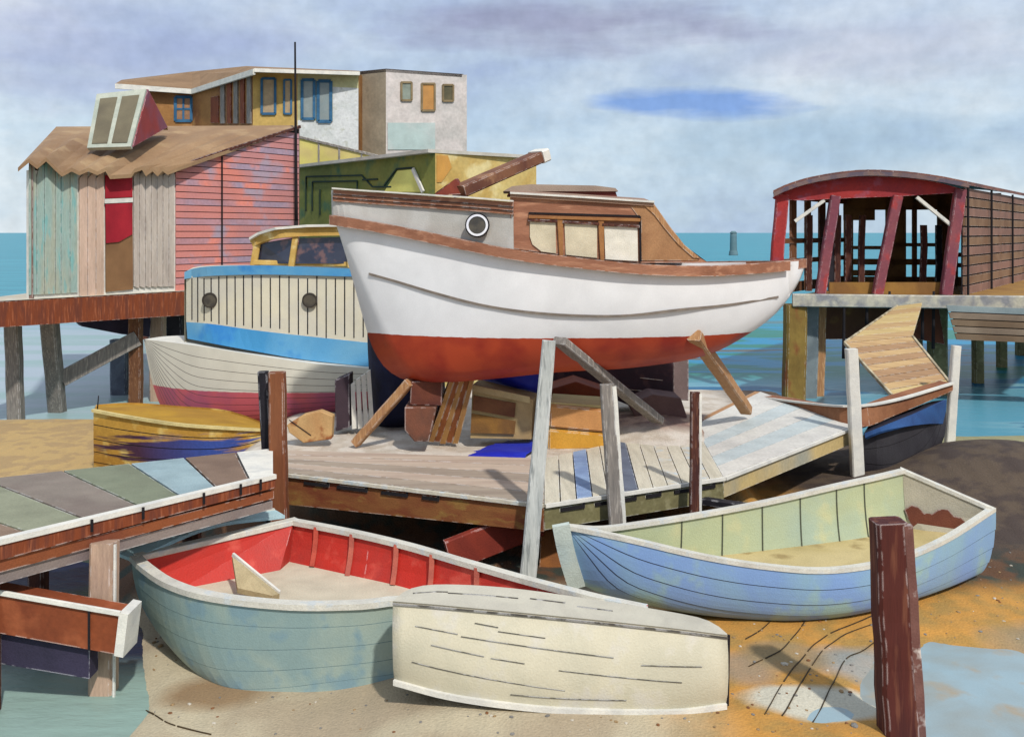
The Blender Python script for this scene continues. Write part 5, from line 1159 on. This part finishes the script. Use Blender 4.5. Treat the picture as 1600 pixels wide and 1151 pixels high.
mb.sweep([p+Vector((0, 0, .03)) for p in inn(A, B)], .13, .06); mb.sweep([p+Vector((0, 0, .03)) for p in inn(B, A)], .11, .06)
mb.beam(A[-1]+Vector((.03, .02, .0)), B[-1]+Vector((.03, 0, .0)), .13, .07, up=(0, 0, 1)); build(mb, 'gunwale', WG_, t)
mb = MB(); q0, q1 = A[-1]+Vector((-.09, .09, .015)), B[-1]+Vector((-.12, .05, .03)); mid = (q0+q1)/2+Vector((-.12, .14, .10))
r_ = rail([q0+Vector((0, -.05, 0)), mid, q1+Vector((-.1, .1, .03))], 14); mb.sweep(r_, .30, .04); build(mb, 'transom_ledge', M('pale_aqua_ledge', (190, 226, 234), (196, 226, 232), scale=1.5), t)
mb = MB(); mb.sweep([p+Vector((-.11, .13, .02)) for p in r_], .05, .05); build(mb, 'ledge_trim', WG_, t)
for u in (.42, .55, .68, .8, .93):
    i = int(u*44); row = [p for p in res[i][1] if p.z > fz-.02][:8]; 
    cen = (A[i]+B[i])/2; row = [p+Vector((cen.x-p.x, cen.y-p.y, 0)).normalized()*.03 for p in row]
    mb = MB()
    for k in range(len(row)-1): mb.beam(row[k], row[k+1], .06, .04, bev=False)
    build(mb, 'rib', M('salmon_rib', (196, 104, 84), (176, 92, 78), scale=3) if u < .9 else M('brick_rib', (190, 80, 62)), t)
mb = MB(); k3 = [P(363, 868, 11.3), P(437, 927, 10.9), P(425, 930, 10.75), P(371, 918, 10.9)]
mb.slab(k3, .07); mb.beam(P(364, 866, 11.3), P(437, 926, 10.9), .03, .05, 1); build(mb, 'seat_knee', [M('tan_knee', (196, 178, 138), (180, 162, 124), scale=2), OFFW], t)

# ================================================================== PALE BLUE ROWING BOAT
t = thing('rowing_boat', 'pale blue clinker rowing boat with green inside and a brown stained transom at the right', 'rowing boat', Q(1200, 0, 11.2))
bow = P(884, 822, 11.15)
SN = [bow, P(930, 832, 11.05), P(990, 846, 10.98), P(1100, 872, 10.9), P(1200, 888, 10.9), P(1300, 894, 10.95), P(1400, 878, 11.2), P(1480, 846, 11.7), P(1556, 797, 12.5)]
SF = [bow, P(935, 824, 11.25), P(1000, 815, 11.4), P(1100, 799, 11.7), P(1200, 780, 12.0), P(1300, 757, 12.35), P(1360, 744, 12.6), P(1408, 733, 12.9)]
KL = [bow, P(892, 860, 11.2), P(905, 905, 11.3), P(950, 928, 11.35), P(1050, 948, 11.45), P(1200, 955, 11.5), P(1360, 940, 11.6), P(1450, 922, 11.9), P(1494, 905, 12.3)]
BL = M('powder_blue_paint', (138, 172, 222), (150, 186, 206), scale=.7, var=.07, rough=.5, c3=(160, 192, 190), bump=.15)
pq = (.42, 1.0)
mb = MB(); A, B, KK = hull_mesh(mb, SN, SF, KL, n=44, m=5, p=pq[0], q=pq[1], seam=.012, lap=.012); build(mb, 'hull', [BL, M('blue_grey_seam', (62, 72, 96), scale=5)], t)
GI = M('sage_lining', (190, 198, 158), (178, 194, 172), scale=.8, var=.08, c3=(200, 200, 156))
mb = MB(); res = lining(mb, A, B, KK, 10, pq[0], pq[1], .045); last = res[-1]
for k in range(1, 7):
    i = int((.2+.11*k)*44); cen = (A[i]+B[i])/2; row = [p+Vector((cen.x-p.x, cen.y-p.y, 0)).normalized()*.008 for p in res[i][1]][:7]
    for j in range(len(row)-1): mb.beam(row[j], row[j+1], .014, .01, 1, bev=False)
build(mb, 'lining', [GI, M('olive_seam', (92, 96, 80))], t)
mb = MB(); av = ((A[-3]+B[-3])-(A[-1]+B[-1])); av.z = 0; av.normalize(); tp = [p+av*.04 for p in last[0]+last[1][::-1][1:]]; mb.face(tp)
build(mb, 'transom', M('warm_grey_transom', (188, 180, 160), (176, 168, 150), scale=1), t)
fz = .56
build(floor_mesh(res, fz), 'floorboards', M('sandy_floor', (214, 194, 142), (196, 176, 122), c3=(166, 144, 98), scale=.9), t)
mb = MB(); mb.sweep([p+Vector((0, 0, .025)) for p in inn(A, B)], .09, .05); mb.sweep([p+Vector((0, 0, .025)) for p in inn(B, A)], .09, .05)
mb.beam(A[-1]+Vector((-.02, 0, 0)), B[-1]+Vector((-.02, 0, 0)), .09, .06, up=(0, 0, 1)); build(mb, 'gunwale', WG_, t)
mb = MB(); st_ = rail([p+Vector((-.03, -.03, 0)) for p in (P(880, 818, 11.12), P(889, 862, 11.17), P(905, 915, 11.27))], 8)
for k in range(7): mb.beam(st_[k], st_[k+1], .2, .07, bev=False)
build(mb, 'stem', M('aqua_white_stem', (204, 214, 204), (190, 204, 200), scale=2), t)
mb = MB(); o = Vector((-.06, -.05, 0)); tr = lambda u, v: (last[1][0].lerp(last[0][0], u))+Vector((0, 0, -v))+o
W2 = Wall((1408, 12.9), (1556, 12.5))
spl = [(1413, 796), (1424, 789), (1434, 792), (1444, 802), (1456, 803), (1466, 796), (1482, 796), (1490, 806), (1502, 809), (1512, 819), (1522, 826), (1514, 840), (1470, 862), (1446, 850), (1426, 824)]
sp3 = [W2.p(x, y, .09) for x, y in rail_2d(spl)] if 0 else [W2.p(x, y, .09) for x, y in spl]
mb.slab(sp3, .02, n=-W2.n)
build(mb, 'transom_stain', M('red_brown_patch', (132, 76, 56), (112, 60, 46), scale=1.5), t)

# ================================================================== UPTURNED PRAM
t = thing('upturned_dinghy', 'upturned cream dinghy with a square end, leaning by the red lined dinghy at the front', 'dinghy', Q(870, 0, 9.2))
CU = M('cream_hull_paint', (216, 208, 182), (204, 198, 174), scale=1.2, var=.07, rough=.6, c3=(212, 206, 190)); CU2 = M('greyish_keel_paint', (208, 202, 184), (196, 190, 174), scale=1.5, var=.07, rough=.6)
top = rail([P(614, 938, 9.36), P(700, 945, 9.3), P(900, 964, 9.2), P(1050, 980, 9.17), P(1136, 991, 9.2)], 30)
bot = rail([P(616, 1064, 9.26), P(700, 1086, 9.13), P(800, 1101, 9.03), P(900, 1109, 9.0), P(1050, 1111, 9.0), P(1134, 1101, 9.06)], 30)
bkt = rail([P(618, 936, 9.42), P(640, 920, 9.6), P(690, 913, 9.68), P(800, 919, 9.66), P(950, 940, 9.6), P(1070, 960, 9.55), P(1112, 972, 9.42), P(1136, 990, 9.25)], 30)
fb3 = [Vector((p.x, p.y+.28 if 0 < i < 29 else p.y+.2, max(0.02, p.z-.75))) for i, p in enumerate(bkt)]
mb = MB()
mid = [t_.lerp(b_, .55)+Vector((0, -.09, .0)) for t_, b_ in zip(top, bot)]
q1 = [t_.lerp(b_, .25)+Vector((0, -.068, .0)) for t_, b_ in zip(top, bot)]
q3 = [t_.lerp(b_, .8)+Vector((0, -.068, .0)) for t_, b_ in zip(top, bot)]
rows = [top, q1, mid, q3, bot]
for r0_, r1_ in zip(rows[:-1], rows[1:]):
    for i in range(29): f = mb.face((r0_[i], r0_[i+1], r1_[i+1], r1_[i]), 0); f.smooth = True
for i in range(29): mb.face((bkt[i], bkt[i+1], fb3[i+1], fb3[i]), 0)
for i in (0, 29): mb.face([r[i] for r in rows]+[fb3[i], bkt[i]], 0)
for a, b2, v in (((.07, .24), (.2, .27), 0), ((.21, .29), (.66, .36), 0), ((.25, .14), (.32, .16), 0), ((.12, .42), (.28, .47), 0), ((.32, .20), (.46, .22), 0), ((.30, .48), (.40, .50), 0), ((.06, .66), (.52, .76), 0), ((.36, .86), (.70, .84), 0), ((.74, .42), (.92, .40), 0), ((.50, .54), (.86, .60), 0)):
    def sp_(u, v):
        k = u*29; i = int(k); T_ = top[i].lerp(top[min(29, i+1)], k-i); B2_ = bot[i].lerp(bot[min(29, i+1)], k-i)
        bulge = -.088*max(0, math.sin(min(1, v)*math.pi))**.75; return T_.lerp(B2_, v)+Vector((0, bulge-.008, 0))
    pp = [sp_(a[0]+(b2[0]-a[0])*k/6, a[1]+(b2[1]-a[1])*k/6) for k in range(7)]
    mb.sweep(pp, .006, .005, 1)
build(mb, 'hull', [CU, M('plank_line_grey', (96, 92, 86))], t, merge=True)
mb = MB()
for i in range(29): mb.hexa([top[i]+Vector((0, -.02, .004)), top[i+1]+Vector((0, -.02, .004)), bkt[i+1]+Vector((0, 0, .004)), bkt[i]+Vector((0, 0, .004))], [p-Vector((0, 0, .03)) for p in (top[i], top[i+1], bkt[i+1], bkt[i])])
mb.sweep([p+Vector((0, -.035, -.01)) for p in top], .012, .016, 1)
for u0, u1, v in ((.1, .2, .6), (.2, .4, .55), (.42, .55, .6), (.56, .68, .5)):
    pp = [top[int(29*u)].lerp(bkt[int(29*u)], v)+Vector((0, 0, .012)) for u in (u0, (u0+u1)/2, u1)]; mb.sweep(pp, .014, .01, 1)
build(mb, 'bottom_panel', [CU2, M('plank_line_grey', (96, 92, 86))], t, merge=False)
mb = MB(); mb.beam(P(1137, 991, 9.22), P(1135, 1101, 9.08), .04, .05); build(mb, 'end_trim', INK, t)
mb = MB(); mb.sweep([p+Vector((0, -.02, .03)) for p in bot], .05, .05); build(mb, 'gunwale', OFFW, t)

# ================================================================== small stuff on the beach
mb = MB(); random.seed(3); cnt = 0
PEB = [M('pebble_tan', (170, 140, 100), scale=9), M('pebble_grey', (140, 136, 130), scale=9), M('pebble_rust', (140, 92, 56), scale=9), M('pebble_pale', (216, 206, 188), scale=9)]
while cnt < 900:
    x = random.uniform(-4.2, 7.2); y = random.uniform(8.6, 13.4)
    if random.random() > .35+.65*abs(mnoise.noise(Vector((x*1.1, y*1.1, 4)))*2): continue
    z = gz(x, y)
    if z < -.27 or (x > 3 and z < -.05): continue
    rr = random.uniform(.006, .02)*(1 if random.random() < .93 else 2)
    m4 = Matrix.Translation((x, y, z+rr*.1)) @ Matrix.Rotation(random.uniform(0, 6.3), 4, 'Z') @ Matrix.Diagonal((rr*random.uniform(.9, 1.6), rr, rr*random.uniform(.4, .8), 1))
    q = bmesh.ops.create_icosphere(mb.bm, subdivisions=1, radius=1, matrix=m4); mi = random.choice((0, 0, 1, 1, 2, 3))
    for v in q['verts']:
        for f in v.link_faces: f.material_index = mi
    cnt += 1
build(mb, 'pebbles', PEB, label='scattered small pebbles and shell grit on the beach', cat='pebbles', kind='stuff', loc=(0, 0, 0))
mb = MB()
for cv in ([(1170, 1042), (1225, 1012), (1268, 955)], [(1195, 1118), (1238, 1045), (1290, 992), (1362, 962)], [(1222, 1118), (1285, 1015), (1330, 985), (1410, 962)], [(1270, 1118), (1302, 1065), (1330, 1022), (1400, 985)], [(1165, 1000), (1190, 985), (1215, 955)], [(228, 1062), (262, 1090), (330, 1108)]):
    pts = rail([G(x, y, 0) for x, y in cv], 40); pts = [Vector((p.x, p.y, gz(p.x, p.y)+.012)) for p in pts]
    k = 0
    while k < 39:
        e = min(39, k+random.randint(5, 12)); 
        if e-k > 1: mb.sweep(pts[k:e+1], random.uniform(.006, .011), .01)
        k = e+random.choice((0, 1, 1))
build(mb, 'tide_lines', M('dark_weed', (84, 66, 40), (60, 52, 40), scale=9), label='thin dark curving weed lines left by the tide on the ochre sand', cat='weed', kind='stuff', loc=(0, 0, 0))
